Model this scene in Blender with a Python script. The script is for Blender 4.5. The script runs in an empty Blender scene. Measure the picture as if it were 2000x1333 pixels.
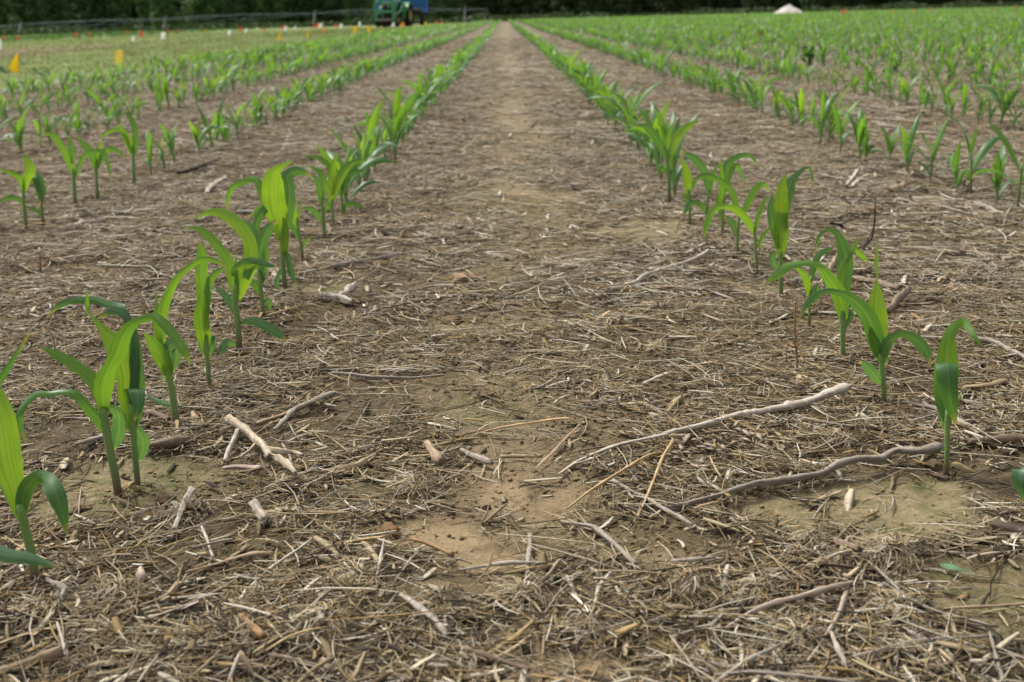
import bpy, bmesh, math, random
import numpy as np
from mathutils import Vector, Matrix
rnd = random.Random(7)
rng = np.random.default_rng(11)
S = bpy.context.scene
COL = S.collection
# ---------------------------------------------------------------- camera
FPX = 2500.0
CAMH = 0.52
ROLL = math.radians(1.55)
VPX, VPY = 985.0, 33.0
cx, cy = (VPX-1000)/FPX, (666.5-VPY)/FPX
lx = math.cos(ROLL)*cx + math.sin(ROLL)*cy
ly = -math.sin(ROLL)*cx + math.cos(ROLL)*cy
PITCH = math.atan(ly)
YAW = math.atan2(lx, math.sqrt(1+ly*ly))
RC = (Matrix.Rotation(YAW, 3, 'Z') @ Matrix.Rotation(math.pi/2-PITCH, 3, 'X') @ Matrix.Rotation(-ROLL, 3, 'Z'))
EYE = Vector((0, 0, CAMH))
cam = bpy.data.cameras.new("camera"); camo = bpy.data.objects.new("camera", cam); COL.objects.link(camo)
camo.matrix_world = Matrix.Translation(EYE) @ RC.to_4x4()
cam.sensor_width = 36; cam.lens = 36*FPX/2000
cam.clip_start = 0.02; cam.clip_end = 3000
cam.dof.use_dof = True; cam.dof.focus_distance = 1.65; cam.dof.aperture_fstop = 9.5
S.camera = camo

def ray(u, v):
    return RC @ Vector(((u-1000)/FPX, (666.5-v)/FPX, -1.0))
def G(u, v, z=0.0):                    # the ground point seen at a photo position
    d = ray(u, v); t = (z-CAMH)/d.z
    return EYE + d*t
def PY(u, v, Y):                       # the point at distance Y in that direction
    d = ray(u, v); return EYE + d*(Y/d.y)
RCI = RC.inverted()
def proj(p):
    c = RCI @ (Vector(p)-EYE)
    if c.z >= -1e-4: return None
    return (1000+FPX*c.x/-c.z, 666.5-FPX*c.y/-c.z, -c.z)

# ---------------------------------------------------------------- noise
def _hash(ix, iy, seed):
    n = (ix.astype(np.int64)*374761393 + iy.astype(np.int64)*668265263 + seed*982451653) & 0x7fffffff
    n = ((n ^ (n >> 13))*1274126177) & 0x7fffffff
    return ((n ^ (n >> 16)) & 0xffff)/65535.0
def vnoise(x, y, seed=0):
    x = np.asarray(x, float); y = np.asarray(y, float)
    ix = np.floor(x); iy = np.floor(y); fx = x-ix; fy = y-iy
    fx = fx*fx*(3-2*fx); fy = fy*fy*(3-2*fy)
    a = _hash(ix, iy, seed); b = _hash(ix+1, iy, seed); c = _hash(ix, iy+1, seed); d = _hash(ix+1, iy+1, seed)
    return (a*(1-fx)+b*fx)*(1-fy)+(c*(1-fx)+d*fx)*fy
def fbm(x, y, seed=0, octs=4):
    s = 0; a = 0.5
    for o in range(octs):
        s = s+a*vnoise(np.asarray(x)*2**o+o*17.3, np.asarray(y)*2**o-o*9.1, seed+o); a *= .5
    return s/(1-.5**octs)
def sstep(a, b, x):
    t = np.clip((np.asarray(x, float)-a)/(b-a), 0, 1); return t*t*(3-2*t)

# ---------------------------------------------------------------- bare and mossy patches of ground
# photo position, half width, half height, bare, moss
PATCH = [(1650,985,310,58,1,.55),(1780,1010,170,45,1,.8),(975,955,85,45,1,0),(850,1025,150,38,1,.2),(940,1085,110,36,1,.1),
 (1010,1250,130,62,.55,0),(1130,1315,160,50,.8,0),(300,925,210,55,.85,1),(180,975,170,45,.9,1),(930,800,120,42,.7,1.1),(1010,770,90,30,.8,.5),
 (1260,452,150,26,.9,.6),(950,405,150,40,.7,.7),(620,568,90,18,.8,1),(1600,640,80,26,.8,.9),(1900,1150,190,90,.55,.7),(880,630,70,22,.8,.6),
 (1120,960,110,40,.7,.2),(1240,1090,150,26,.6,0),(1500,570,80,26,.8,.7),(740,950,120,25,.4,.7),(420,1060,120,25,.2,.6),(1060,390,110,26,.8,.4),
 (1330,1260,90,40,.5,.7),(1840,935,60,20,1,1.5),(1725,790,40,12,.8,1.3),(1020,700,90,16,.7,.1),(960,480,110,14,.7,.3)]
PW = []
for (u, v, ru, rv, b, m) in PATCH:
    c = G(u, v); e = G(u+ru, v); f1 = G(u, v-rv); f2 = G(u, v+rv)
    PW.append((c.x, (f1.y+f2.y)/2, abs(e.x-c.x), abs(f1.y-f2.y)/2, b, m))
def masks(x, y):
    x = np.asarray(x, float); y = np.asarray(y, float)
    bare = np.zeros_like(x); moss = np.zeros_like(x)
    wob = (fbm(x*9, y*9, 5, 4)-.5)*1.3 + (fbm(x*40, y*40, 8, 2)-.5)*.5
    for (cx_, cy_, rx, ry, b, m) in PW:
        d = ((x-cx_)/rx)**2+((y-cy_)/ry)**2
        k = np.clip(1.25-np.sqrt(d)+wob*.75, 0, 1); k = sstep(.1, .7, k)
        bare = np.maximum(bare, k*b); moss = np.maximum(moss, np.clip(k*m*(.35+1.1*fbm(x*22, y*22, 31, 3)), 0, 1.3))
    tr = np.exp(-((x-.03-.07*np.sin(y*2.3+.6)*np.exp(-y/6))/.15)**2)*(.50*sstep(.8, 1.3, y)+.30*sstep(2.2, 3.6, y))*(.25+1.35*fbm(x*5, y*1.8, 40, 4))
    tr = np.clip(tr, 0, .95)
    bare = np.maximum(bare, tr)
    moss = np.maximum(moss, .45*sstep(.60, .75, fbm(x*4, y*4, 77, 3))*sstep(9, 4, y))
    return bare, moss
ROWSP = 0.97
def far_drop(x, y):
    t = np.maximum(0, np.asarray(y, float)-(140-.8*np.minimum(np.abs(x), 60)))
    return -1.25*sstep(0, 150, t)
def gh(x, y, m=None):
    x = np.asarray(x, float); y = np.asarray(y, float)
    near = sstep(14, 5, y)
    bare = (masks(x, y) if m is None else m)[0]
    z = (fbm(x*2.2, y*2.2, 1, 3)-.5)*.03 + near*((fbm(x*14, y*14, 2, 3)-.5)*.016+(fbm(x*55, y*55, 3, 3)-.5)*.009)*(1-.75*bare) - .006*bare
    return z + far_drop(x, y)
def gz(x, y): return float(gh(np.array([x]), np.array([y]))[0])

# ---------------------------------------------------------------- object helpers
def link(name, mesh, mat=None, parent=None, loc=None, smooth=False):
    o = bpy.data.objects.new(name, mesh); COL.objects.link(o)
    if mat is not None and not mesh.materials: mesh.materials.append(mat)
    if parent is not None: o.parent = parent
    if loc is not None: o.location = loc
    if smooth: mesh.polygons.foreach_set('use_smooth', [True]*len(mesh.polygons))
    return o
def tag(o, label=None, cat=None, group=None, kind=None):
    if label: o['label'] = label
    if cat: o['category'] = cat
    if group: o['group'] = group
    if kind: o['kind'] = kind
    return o
def empty(name, loc, label=None, cat=None, group=None, rz=0):
    o = bpy.data.objects.new(name, None); COL.objects.link(o); o.location = loc; o.rotation_euler = (0, 0, rz)
    o.empty_display_size = .05
    return tag(o, label, cat, group)
def npmesh(name, V, F, col=None, smooth=False, attr='tone'):
    """mesh out of numpy arrays: V (n,3), F (m,3 or 4), col (n,3)"""
    me = bpy.data.meshes.new(name); k = F.shape[1]
    me.vertices.add(len(V)); me.vertices.foreach_set('co', np.ascontiguousarray(V, np.float32).ravel())
    me.loops.add(F.size); me.loops.foreach_set('vertex_index', np.ascontiguousarray(F, np.int32).ravel())
    me.polygons.add(len(F)); me.polygons.foreach_set('loop_start', np.arange(0, F.size, k, dtype=np.int32))
    if smooth: me.polygons.foreach_set('use_smooth', np.ones(len(F), bool))
    me.update(calc_edges=True)
    if col is not None:
        a = me.color_attributes.new(attr, 'FLOAT_COLOR', 'POINT')
        c = np.ones((len(V), 4), np.float32); c[:, :3] = col; a.data.foreach_set('color', c.ravel())
    return me
class MB:
    """collects boxes, tubes and lathes, then links them as one mesh"""
    def __init__(s): s.v = []; s.f = []
    def add(s, vs, fs):
        n = len(s.v); s.v += [tuple(p) for p in vs]; s.f += [tuple(i+n for i in f) for f in fs]; return s
    def box(s, c, d, rot=None, taper=1.0):
        hx, hy, hz = d[0]/2, d[1]/2, d[2]/2; vs = []
        for z, k in ((-hz, 1), (hz, taper)):
            for x, y in ((-hx, -hy), (hx, -hy), (hx, hy), (-hx, hy)):
                p = Vector((x*k, y*k, z)); p = rot @ p if rot is not None else p; vs.append(p+Vector(c))
        return s.add(vs, [(3,2,1,0),(4,5,6,7),(0,1,5,4),(1,2,6,5),(2,3,7,6),(3,0,4,7)])
    def tube(s, pts, rad, n=8, cap=True):
        pts = [Vector(p) for p in pts]; m = len(pts)
        rad = rad if isinstance(rad, (list, tuple)) else [rad]*m
        vs = []; up = Vector((0, 0, 1)); prev = None
        for i, p in enumerate(pts):
            t = (pts[min(i+1, m-1)]-pts[max(i-1, 0)]).normalized()
            if prev is None:
                a = up if abs(t.z) < .9 else Vector((1, 0, 0)); x = t.cross(a).normalized()
            else: x = (prev-t*prev.dot(t)).normalized()
            prev = x; y = t.cross(x)
            for k in range(n):
                an = 2*math.pi*k/n; vs.append(p+(x*math.cos(an)+y*math.sin(an))*rad[i])
        fs = [(i*n+k, i*n+(k+1) % n, (i+1)*n+(k+1) % n, (i+1)*n+k) for i in range(m-1) for k in range(n)]
        if cap: fs += [tuple(range(n))[::-1], tuple((m-1)*n+k for k in range(n))]
        return s.add(vs, fs)
    def lathe(s, prof, c, axis, n=20):
        """prof: (radius, offset along axis); closed loop of profile"""
        ax = Vector(axis).normalized(); a = Vector((0, 0, 1)) if abs(ax.z) < .9 else Vector((1, 0, 0))
        x = ax.cross(a).normalized(); y = ax.cross(x); vs = []; m = len(prof)
        for r, h in prof:
            for k in range(n):
                an = 2*math.pi*k/n; vs.append(Vector(c)+ax*h+(x*math.cos(an)+y*math.sin(an))*r)
        return s.add(vs, [(i*n+k, i*n+(k+1) % n, ((i+1) % m)*n+(k+1) % n, ((i+1) % m)*n+k) for i in range(m) for k in range(n)])
    def build(s, name, mat, parent=None, loc=None, smooth=False, bevel=0):
        me = bpy.data.meshes.new(name); me.from_pydata(s.v, [], s.f); me.update()
        bm = bmesh.new(); bm.from_mesh(me); bmesh.ops.recalc_face_normals(bm, faces=bm.faces); bm.to_mesh(me); bm.free()
        o = link(name, me, mat, parent, loc, smooth)
        if bevel:
            b = o.modifiers.new('bevel', 'BEVEL'); b.width = bevel; b.segments = 2; b.limit_method = 'ANGLE'
        return o
def crom(P, n):
    """smooth resample of a list of equal-length tuples to n+1 samples"""
    P = np.array(P, float); m = len(P)
    if m == 2: P = np.array([P[0], (P[0]+P[1])/2, P[1]]); m = 3
    d = np.r_[0, np.cumsum(np.linalg.norm(np.diff(P[:, :3], axis=0), axis=1)+1e-9)]
    t = np.linspace(0, d[-1], n+1); out = []
    Q = np.vstack([2*P[0]-P[1], P, 2*P[-1]-P[-2]])
    for s in t:
        i = min(max(np.searchsorted(d, s, 'right')-1, 0), m-2); k = (s-d[i])/(d[i+1]-d[i])
        p0, p1, p2, p3 = Q[i], Q[i+1], Q[i+2], Q[i+3]
        out.append(.5*((2*p1)+(-p0+p2)*k+(2*p0-5*p1+4*p2-p3)*k*k+(-p0+3*p1-3*p2+p3)*k**3))
    return np.array(out)
ONES = 'zeroth first second third fourth fifth sixth seventh eighth ninth tenth eleventh twelfth thirteenth fourteenth fifteenth sixteenth seventeenth eighteenth nineteenth'.split()
TENS = {2: 'twenty', 3: 'thirty', 4: 'forty', 5: 'fifty', 6: 'sixty', 7: 'seventy', 8: 'eighty', 9: 'ninety'}
def ordn(n):
    if n < 20: return ONES[n]
    t, r = divmod(n, 10)
    return TENS[t][:-1]+'ieth' if r == 0 else TENS[t]+'-'+ONES[r]
# ---------------------------------------------------------------- materials
class NT:
    def __init__(s, name):
        s.m = bpy.data.materials.new(name); s.m.use_nodes = True; s.t = s.m.node_tree; s.t.nodes.clear()
        s.out = s.n('ShaderNodeOutputMaterial')
    def n(s, typ, **kw):
        o = s.t.nodes.new(typ)
        for k, v in kw.items():
            if k.startswith('i_'): o.inputs[k[2:].replace('_', ' ')].default_value = v
            else: setattr(o, k, v)
        return o
    def l(s, a, b): s.t.links.new(a, b)
    def mix(s, a, b, fac, mode='MIX'):
        o = s.n('ShaderNodeMix', data_type='RGBA', blend_type=mode)
        for sock, val in ((o.inputs[0], fac), (o.inputs[6], a), (o.inputs[7], b)):
            if isinstance(val, (int, float)): sock.default_value = val
            elif isinstance(val, tuple): sock.default_value = (*val, 1)
            else: s.l(val, sock)
        return o.outputs[2]
    def math(s, op, a, b=0.0, clamp=False):
        o = s.n('ShaderNodeMath', operation=op, use_clamp=clamp)
        for sock, val in ((o.inputs[0], a), (o.inputs[1], b)):
            if isinstance(val, (int, float)): sock.default_value = val
            else: s.l(val, sock)
        return o.outputs[0]
    def noise(s, vec, scale, detail=4, rough=.55):
        o = s.n('ShaderNodeTexNoise'); o.inputs['Scale'].default_value = scale; o.inputs['Detail'].default_value = detail; o.inputs['Roughness'].default_value = rough
        if vec is not None: s.l(vec, o.inputs['Vector'])
        return o.outputs[0]
    def ramp(s, fac, stops):
        o = s.n('ShaderNodeValToRGB'); e = o.color_ramp.elements
        while len(e) < len(stops): e.new(.5)
        for k, (p, c) in zip(e, stops): k.position = p; k.color = (*c, 1)
        s.l(fac, o.inputs[0]); return o.outputs[0]
    def mapping(s, vec, scale):
        o = s.n('ShaderNodeMapping'); o.inputs['Scale'].default_value = scale; s.l(vec, o.inputs[0]); return o.outputs[0]
    def bsdf(s, col, rough=.6, spec=.3, bump=None, dist=.002, strength=1.0, metal=0):
        p = s.n('ShaderNodeBsdfPrincipled'); p.inputs['Roughness'].default_value = rough
        p.inputs['Specular IOR Level'].default_value = spec; p.inputs['Metallic'].default_value = metal
        if isinstance(col, tuple): p.inputs['Base Color'].default_value = (*col, 1)
        else: s.l(col, p.inputs['Base Color'])
        if bump is not None:
            b = s.n('ShaderNodeBump'); b.inputs['Distance'].default_value = dist; b.inputs['Strength'].default_value = strength
            s.l(bump, b.inputs['Height']); s.l(b.outputs[0], p.inputs['Normal'])
        return p
    def done(s, sh): s.l(sh.outputs[0], s.out.inputs[0]); return s.m

def leaf_mat(name, use_attr):
    t = NT(name)
    if use_attr: c = t.n('ShaderNodeAttribute', attribute_name='tone').outputs['Color']
    else: c = t.n('ShaderNodeObjectInfo').outputs['Color']
    sp = t.n('ShaderNodeSeparateColor'); t.l(c, sp.inputs[0])
    tint, bri = sp.outputs[0], sp.outputs[1]
    base = t.ramp(tint, [(0, (.222, .372, .046)), (.25, (.160, .312, .046)), (.55, (.094, .222, .058)), (1, (.088, .188, .100))])
    if not use_attr:
        uv = t.n('ShaderNodeUVMap').outputs[0]
        st = t.noise(t.mapping(uv, (26, .9, 1)), 1.0, 3, .6)
        base = t.mix(base, t.mix(base, (.55, .6, .35), 1, 'MULTIPLY'), t.math('MULTIPLY', t.math('SUBTRACT', st, .40, True), 3.0, True))
        sx = t.n('ShaderNodeSeparateXYZ'); t.l(uv, sx.inputs[0])
        mid = t.math('SUBTRACT', 1.0, t.math('MULTIPLY', t.math('ABSOLUTE', t.math('SUBTRACT', sx.outputs[0], .5)), 26), True)
        base = t.mix(base, (.24, .33, .13), t.math('MULTIPLY', mid, .6))
        tip = t.math('MULTIPLY', t.math('SUBTRACT', sx.outputs[1], .35, True), .55)
        base = t.mix(base, t.mix(base, (.55, .72, 1.3), 1, 'MULTIPLY'), tip)
        endv = t.math('MULTIPLY', t.math('MULTIPLY', t.math('SUBTRACT', sx.outputs[1], .90, True), 11), tint, True)
        base = t.mix(base, (.33, .27, .11), endv)
        spots = t.noise(t.mapping(uv, (5, 9, 1)), 2.2, 4, .7)
        base = t.mix(base, (.24, .27, .15), t.math('MULTIPLY', t.math('SUBTRACT', spots, .64, True), 2.2, True))
    g = t.n('ShaderNodeGamma'); t.l(base, g.inputs[0])
    hs = t.n('ShaderNodeHueSaturation'); t.l(base, hs.inputs['Color']); t.l(bri, hs.inputs['Value'])
    p = t.bsdf(hs.outputs[0], .40, .5)
    tr = t.n('ShaderNodeBsdfTranslucent')
    tc = t.mix(hs.outputs[0], (1.58, 1.46, .45), 1, 'MULTIPLY'); t.l(tc, tr.inputs[0])
    mx = t.n('ShaderNodeMixShader'); mx.inputs[0].default_value = .47
    t.l(p.outputs[0], mx.inputs[1]); t.l(tr.outputs[0], mx.inputs[2])
    return t.done(mx)
M = {}
M['leaf'] = leaf_mat('corn_leaf', False)
M['leafstuff'] = leaf_mat('corn_leaf_far', True)
def stalk_mat():
    t = NT('corn_stalk'); ge = t.n('ShaderNodeTexCoord').outputs['Generated']
    sx = t.n('ShaderNodeSeparateXYZ'); t.l(ge, sx.inputs[0])
    nz = t.math('ADD', sx.outputs[2], t.math('MULTIPLY', t.math('SUBTRACT', t.noise(ge, 6), .5), .12))
    c = t.ramp(nz, [(0, (.12, .055, .045)), (.16, (.15, .10, .06)), (.32, (.16, .24, .085)), (.6, (.20, .31, .10)), (1, (.18, .31, .07))])
    st = t.noise(t.mapping(ge, (9, 9, .5)), 2.5, 3)
    c = t.mix(c, t.mix(c, (.7, .72, .6), 1, 'MULTIPLY'), st)
    p = t.bsdf(c, .42, .35); p.inputs['Subsurface Weight'].default_value = .0
    return t.done(p)
M['stalk'] = stalk_mat()
def tone_mat(name, rough=.75, spec=.2, nscale=500, trans=0):
    t = NT(name); c = t.n('ShaderNodeAttribute', attribute_name='tone').outputs['Color']
    pos = t.n('ShaderNodeNewGeometry').outputs['Position']
    nz = t.noise(pos, nscale, 3)
    c = t.mix(t.mix(c, (.55, .53, .5), 1, 'MULTIPLY'), t.mix(c, (1.3, 1.28, 1.24), 1, 'MULTIPLY'), nz)
    return t.done(t.bsdf(c, rough, spec))
M['straw'] = tone_mat('straw', .85, .12)
M['crumb'] = tone_mat('soil_crumb', .9, .1)
def stick_mat():
    t = NT('weathered_stick'); uv = t.n('ShaderNodeUVMap').outputs[0]
    oi = t.n('ShaderNodeObjectInfo'); c = oi.outputs['Color']
    ad = t.n('ShaderNodeVectorMath', operation='ADD'); t.l(uv, ad.inputs[0])
    cb = t.n('ShaderNodeCombineXYZ'); t.l(t.math('MULTIPLY', oi.outputs['Random'], 50), cb.inputs[0]); t.l(cb.outputs[0], ad.inputs[1])
    uvv = ad.outputs[0]
    s1 = t.noise(t.mapping(uvv, (9, 22, 1)), 1.6, 5, .65)
    s2 = t.noise(t.mapping(uvv, (3, 45, 1)), 1.0, 4, .6)
    col = t.mix(t.mix(c, (.42, .36, .30), 1, 'MULTIPLY'), t.mix(c, (1.25, 1.22, 1.18), 1, 'MULTIPLY'), t.math('MULTIPLY', t.math('SUBTRACT', s1, .28, True), 2.3, True))
    col = t.mix(col, t.mix(c, (.30, .24, .19), 1, 'MULTIPLY'), t.math('MULTIPLY', t.math('SUBTRACT', s2, .54, True), 5, True))
    s3 = t.noise(t.mapping(uvv, (2.5, 60, 1)), 1.0, 5, .75)
    col = t.mix(col, t.mix(c, (.62, .50, .38), 1, 'MULTIPLY'), t.math('MULTIPLY', t.math('SUBTRACT', s3, .47, True), 6, True))
    return t.done(t.bsdf(col, .68, .25, s1, .0012, .7))
M['stick'] = stick_mat()
def ground_mat():
    t = NT('field_soil'); pos = t.n('ShaderNodeNewGeometry').outputs['Position']
    a = t.n('ShaderNodeSeparateColor'); t.l(t.n('ShaderNodeAttribute', attribute_name='mask').outputs['Color'], a.inputs[0])
    b = t.n('ShaderNodeSeparateColor'); t.l(t.n('ShaderNodeAttribute', attribute_name='zone').outputs['Color'], b.inputs[0])
    moss, bare, grass = a.outputs[0], a.outputs[1], a.outputs[2]
    brown, green, far = b.outputs[0], b.outputs[1], b.outputs[2]
    n1 = t.noise(pos, 9, 5, .6); n2 = t.noise(pos, 120, 4, .65); n3 = t.noise(pos, 1.3, 4, .6); n4 = t.noise(pos, 420, 3, .7)
    soil = t.ramp(n2, [(.2, (.038, .028, .016)), (.5, (.085, .063, .035)), (.8, (.17, .130, .077))])
    tan = t.ramp(n2, [(.15, (.16, .120, .068)), (.55, (.275, .212, .125)), (.9, (.36, .288, .182))])
    tan = t.mix(tan, t.mix(tan, (.62, .64, .62), 1, 'MULTIPLY'), t.math('MULTIPLY', t.math('SUBTRACT', n1, .42, True), 3, True))
    tan = t.mix(tan, (.30, .185, .095), t.math('MULTIPLY', t.math('SUBTRACT', n3, .45, True), 1.6, True))
    c = t.mix(soil, tan, bare)
    ms = t.ramp(n4, [(.25, (.040, .050, .014)), (.55, (.085, .098, .028)), (.85, (.15, .14, .06))])
    c = t.mix(c, ms, t.math('MULTIPLY', moss, t.math('MULTIPLY', t.math('SUBTRACT', t.noise(pos, 55, 5, .7), .36, True), 3.2, True), True))
    vc = t.n('ShaderNodeTexVoronoi', feature='DISTANCE_TO_EDGE'); vc.inputs['Scale'].default_value = 1
    wv = t.n('ShaderNodeVectorMath', operation='ADD'); t.l(t.mapping(pos, (26, 26, 26)), wv.inputs[0]); nzc = t.n('ShaderNodeTexNoise'); nzc.inputs['Scale'].default_value = 30; t.l(pos, nzc.inputs['Vector']); t.l(nzc.outputs['Color'], wv.inputs[1]); t.l(wv.outputs[0], vc.inputs['Vector'])
    crack = t.math('MULTIPLY', t.math('SUBTRACT', 1.0, t.math('MULTIPLY', vc.outputs['Distance'], 22), True), t.math('MULTIPLY', t.math('SUBTRACT', n1, .45, True), 6, True))
    c = t.mix(c, t.mix(c, (.45, .42, .38), 1, 'MULTIPLY'), crack)
    grit = t.math('MULTIPLY', t.math('SUBTRACT', t.noise(pos, 900, 2, .6), .6, True), 5, True)
    c = t.mix(c, t.mix(c, (1.5, 1.48, 1.42), 1, 'MULTIPLY'), grit)
    # litter seen from afar: pale and dark flecks lying flat
    v = t.n('ShaderNodeTexVoronoi'); v.inputs['Scale'].default_value = 1; t.l(t.mapping(pos, (16, 22, 16)), v.inputs['Vector'])
    fc = t.n('ShaderNodeSeparateColor'); t.l(v.outputs['Color'], fc.inputs[0])
    lit = t.ramp(fc.outputs[0], [(0, (.058, .046, .028)), (.3, (.104, .083, .050)), (.6, (.152, .125, .080)), (.85, (.21, .178, .125)), (1, (.31, .27, .21))])
    lit = t.mix(lit, t.mix(lit, (.72, .66, .6), 1, 'MULTIPLY'), t.math('MULTIPLY', t.math('SUBTRACT', n3, .4, True), 2.2, True))
    lit = t.mix(lit, tan, t.math('MULTIPLY', bare, .6))
    c = t.mix(c, lit, far)
    gz_ = t.ramp(t.noise(pos, 5, 6, .7), [(.25, (.108, .142, .036)), (.5, (.128, .160, .045)), (.75, (.152, .172, .056))])
    gz_ = t.mix(gz_, (.21, .165, .085), t.math('MULTIPLY', t.math('SUBTRACT', t.noise(t.mapping(pos, (.6, .25, 1)), 1.0, 4), .54, True), .9, True))
    c = t.mix(c, gz_, grass)
    bz = t.ramp(t.noise(pos, 2.5, 6, .7), [(.25, (.085, .062, .035)), (.55, (.15, .11, .065)), (.8, (.23, .18, .115))])
    c = t.mix(c, bz, brown)
    gr = t.ramp(t.noise(pos, 1.5, 6, .7), [(.25, (.055, .12, .02)), (.7, (.12, .21, .04))])
    c = t.mix(c, gr, green)
    h = t.math('SUBTRACT', t.math('ADD', t.math('MULTIPLY', n2, .6), t.math('MULTIPLY', n4, .5)), t.math('MULTIPLY', crack, .35))
    return t.done(t.bsdf(c, .9, .12, h, .006, .9))
M['ground'] = ground_mat()
def simple(name, col, rough=.5, spec=.4, metal=0, var=.25, scale=8):
    t = NT(name); pos = t.n('ShaderNodeTexCoord').outputs['Object']; nz = t.noise(pos, scale, 4)
    c = t.mix(tuple(k*(1-var) for k in col), tuple(min(1, k*(1+var)) for k in col), nz)
    return t.done(t.bsdf(c, rough, spec, metal=metal))
def flag_mat(name, col):
    t = NT(name); p = t.bsdf(col, .45, .3); tr = t.n('ShaderNodeBsdfTranslucent'); tr.inputs[0].default_value = (*col, 1)
    mx = t.n('ShaderNodeMixShader'); mx.inputs[0].default_value = .35; t.l(p.outputs[0], mx.inputs[1]); t.l(tr.outputs[0], mx.inputs[2]); return t.done(mx)
M['yellow'] = flag_mat('yellow_flag', (.68, .46, .015)); M['paleyellow'] = flag_mat('pale_yellow_flag', (.66, .50, .09)); M['white'] = flag_mat('white_flag', (.78, .78, .76))
M['red'] = flag_mat('red_flag', (.65, .06, .05)); M['orange'] = flag_mat('orange_flag', (.75, .25, .02)); M['pink'] = flag_mat('pink_flag', (.75, .06, .16))
M['wire'] = simple('steel_wire', (.25, .24, .22), .5, .5, .6)
M['galv'] = simple('galvanised_steel', (.19, .205, .23), .55, .4, .2)
M['green'] = simple('green_paint', (.025, .19, .055), .4, .5); M['palegreen'] = simple('green_hood_paint', (.05, .22, .09), .25, .6)
M['black'] = simple('black_rubber', (.018, .017, .016), .85, .2); M['framegreen'] = simple('green_loader_paint', (.06, .23, .11), .5, .3); M['dark'] = simple('dark_grille', (.012, .02, .014), .6, .3)
M['rim'] = simple('yellow_wheel_rim', (.42, .30, .06), .5, .4); M['blue'] = simple('blue_paint', (.035, .18, .56), .4, .45); M['lightblue'] = simple('pale_blue_panel', (.16, .30, .62), .45, .4)
M['steel'] = simple('worn_steel', (.20, .17, .16), .5, .4, .3); M['glass'] = simple('lamp_glass', (.5, .5, .48), .15, .6)
M['skin'] = simple('skin', (.36, .19, .12), .55, .3); M['shirt'] = simple('lilac_shirt', (.30, .32, .58), .85, .1); M['trousers'] = simple('denim', (.04, .06, .12), .9, .1); M['cap'] = simple('cap', (.10, .09, .07), .8, .2)
M['seat'] = simple('black_seat', (.03, .03, .03), .7, .2)
M['lime'] = simple('lime_heap', (.46, .42, .38), .95, .1, 0, .25, 4)
M['clod'] = simple('soil_clod', (.15, .095, .05), .95, .08, 0, .4, 60)
M['bark'] = simple('tree_bark', (.07, .055, .04), .9, .1, 0, .4, 3)
def foliage(name, lo, hi, sc=.35, tr_=.25):
    t = NT(name); a = t.n('ShaderNodeAttribute', attribute_name='tone').outputs['Color']
    s = t.n('ShaderNodeSeparateColor'); t.l(a, s.inputs[0]); c = t.mix(lo, hi, s.outputs[0])
    p = t.bsdf(c, .6, .2); tr = t.n('ShaderNodeBsdfTranslucent'); t.l(t.mix(c, (1.3, 1.3, .6), 1, 'MULTIPLY'), tr.inputs[0])
    mx = t.n('ShaderNodeMixShader'); mx.inputs[0].default_value = tr_; t.l(p.outputs[0], mx.inputs[1]); t.l(tr.outputs[0], mx.inputs[2]); return t.done(mx)
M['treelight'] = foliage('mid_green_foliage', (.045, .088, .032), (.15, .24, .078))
M['treeshaded'] = foliage('shaded_green_foliage', (.024, .046, .019), (.085, .130, .045), tr_=.15)  # shading of the right-hand wood is put into this darker foliage colour
M['grass'] = foliage('grass_blades', (.095, .138, .030), (.165, .19, .065)); M['weed'] = foliage('weed_leaves', (.02, .06, .012), (.045, .13, .02)); M['drygrass'] = foliage('dry_grass', (.10, .07, .035), (.26, .18, .10))

M['withered'] = simple('withered_leaf', (.30, .235, .12), .8, .1, 0, .35, 90)
# ---------------------------------------------------------------- light
SUN_EL, SUN_AZ = 58.0, -50.0        # azimuth from +Y towards +X
w = bpy.data.worlds.new("World"); S.world = w; w.use_nodes = True
nt = w.node_tree; bg = nt.nodes['Background']; sky = nt.nodes.new('ShaderNodeTexSky'); sky.sky_type = 'NISHITA'
sky.sun_disc = False; sky.sun_elevation = math.radians(SUN_EL); sky.sun_rotation = math.radians(SUN_AZ)
sky.dust_density = 5.0; sky.ozone_density = .6; sky.air_density = .8
hs_ = nt.nodes.new('ShaderNodeHueSaturation'); hs_.inputs['Saturation'].default_value = .30; nt.links.new(sky.outputs[0], hs_.inputs['Color']); nt.links.new(hs_.outputs[0], bg.inputs[0]); bg.inputs[1].default_value = .125
sl = bpy.data.lights.new('sun', 'SUN'); sl.energy = 1.7; sl.angle = math.radians(11); sl.color = (1, .96, .89)
so = bpy.data.objects.new('sun', sl); COL.objects.link(so)
d = Vector((math.sin(math.radians(SUN_AZ))*math.cos(math.radians(SUN_EL)), math.cos(math.radians(SUN_AZ))*math.cos(math.radians(SUN_EL)), math.sin(math.radians(SUN_EL))))
so.rotation_euler = d.to_track_quat('Z', 'Y').to_euler()
S.view_settings.view_transform = 'Standard'; S.view_settings.look = 'None'; S.view_settings.exposure = .93; S.view_settings.gamma = 1
S.cycles.max_bounces = 6; S.cycles.diffuse_bounces = 3; S.cycles.transparent_max_bounces = 4
S.cycles.use_denoising = True; S.cycles.denoiser = 'OPENIMAGEDENOISE'; S.cycles.denoising_input_passes = 'RGB_ALBEDO_NORMAL'

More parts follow.
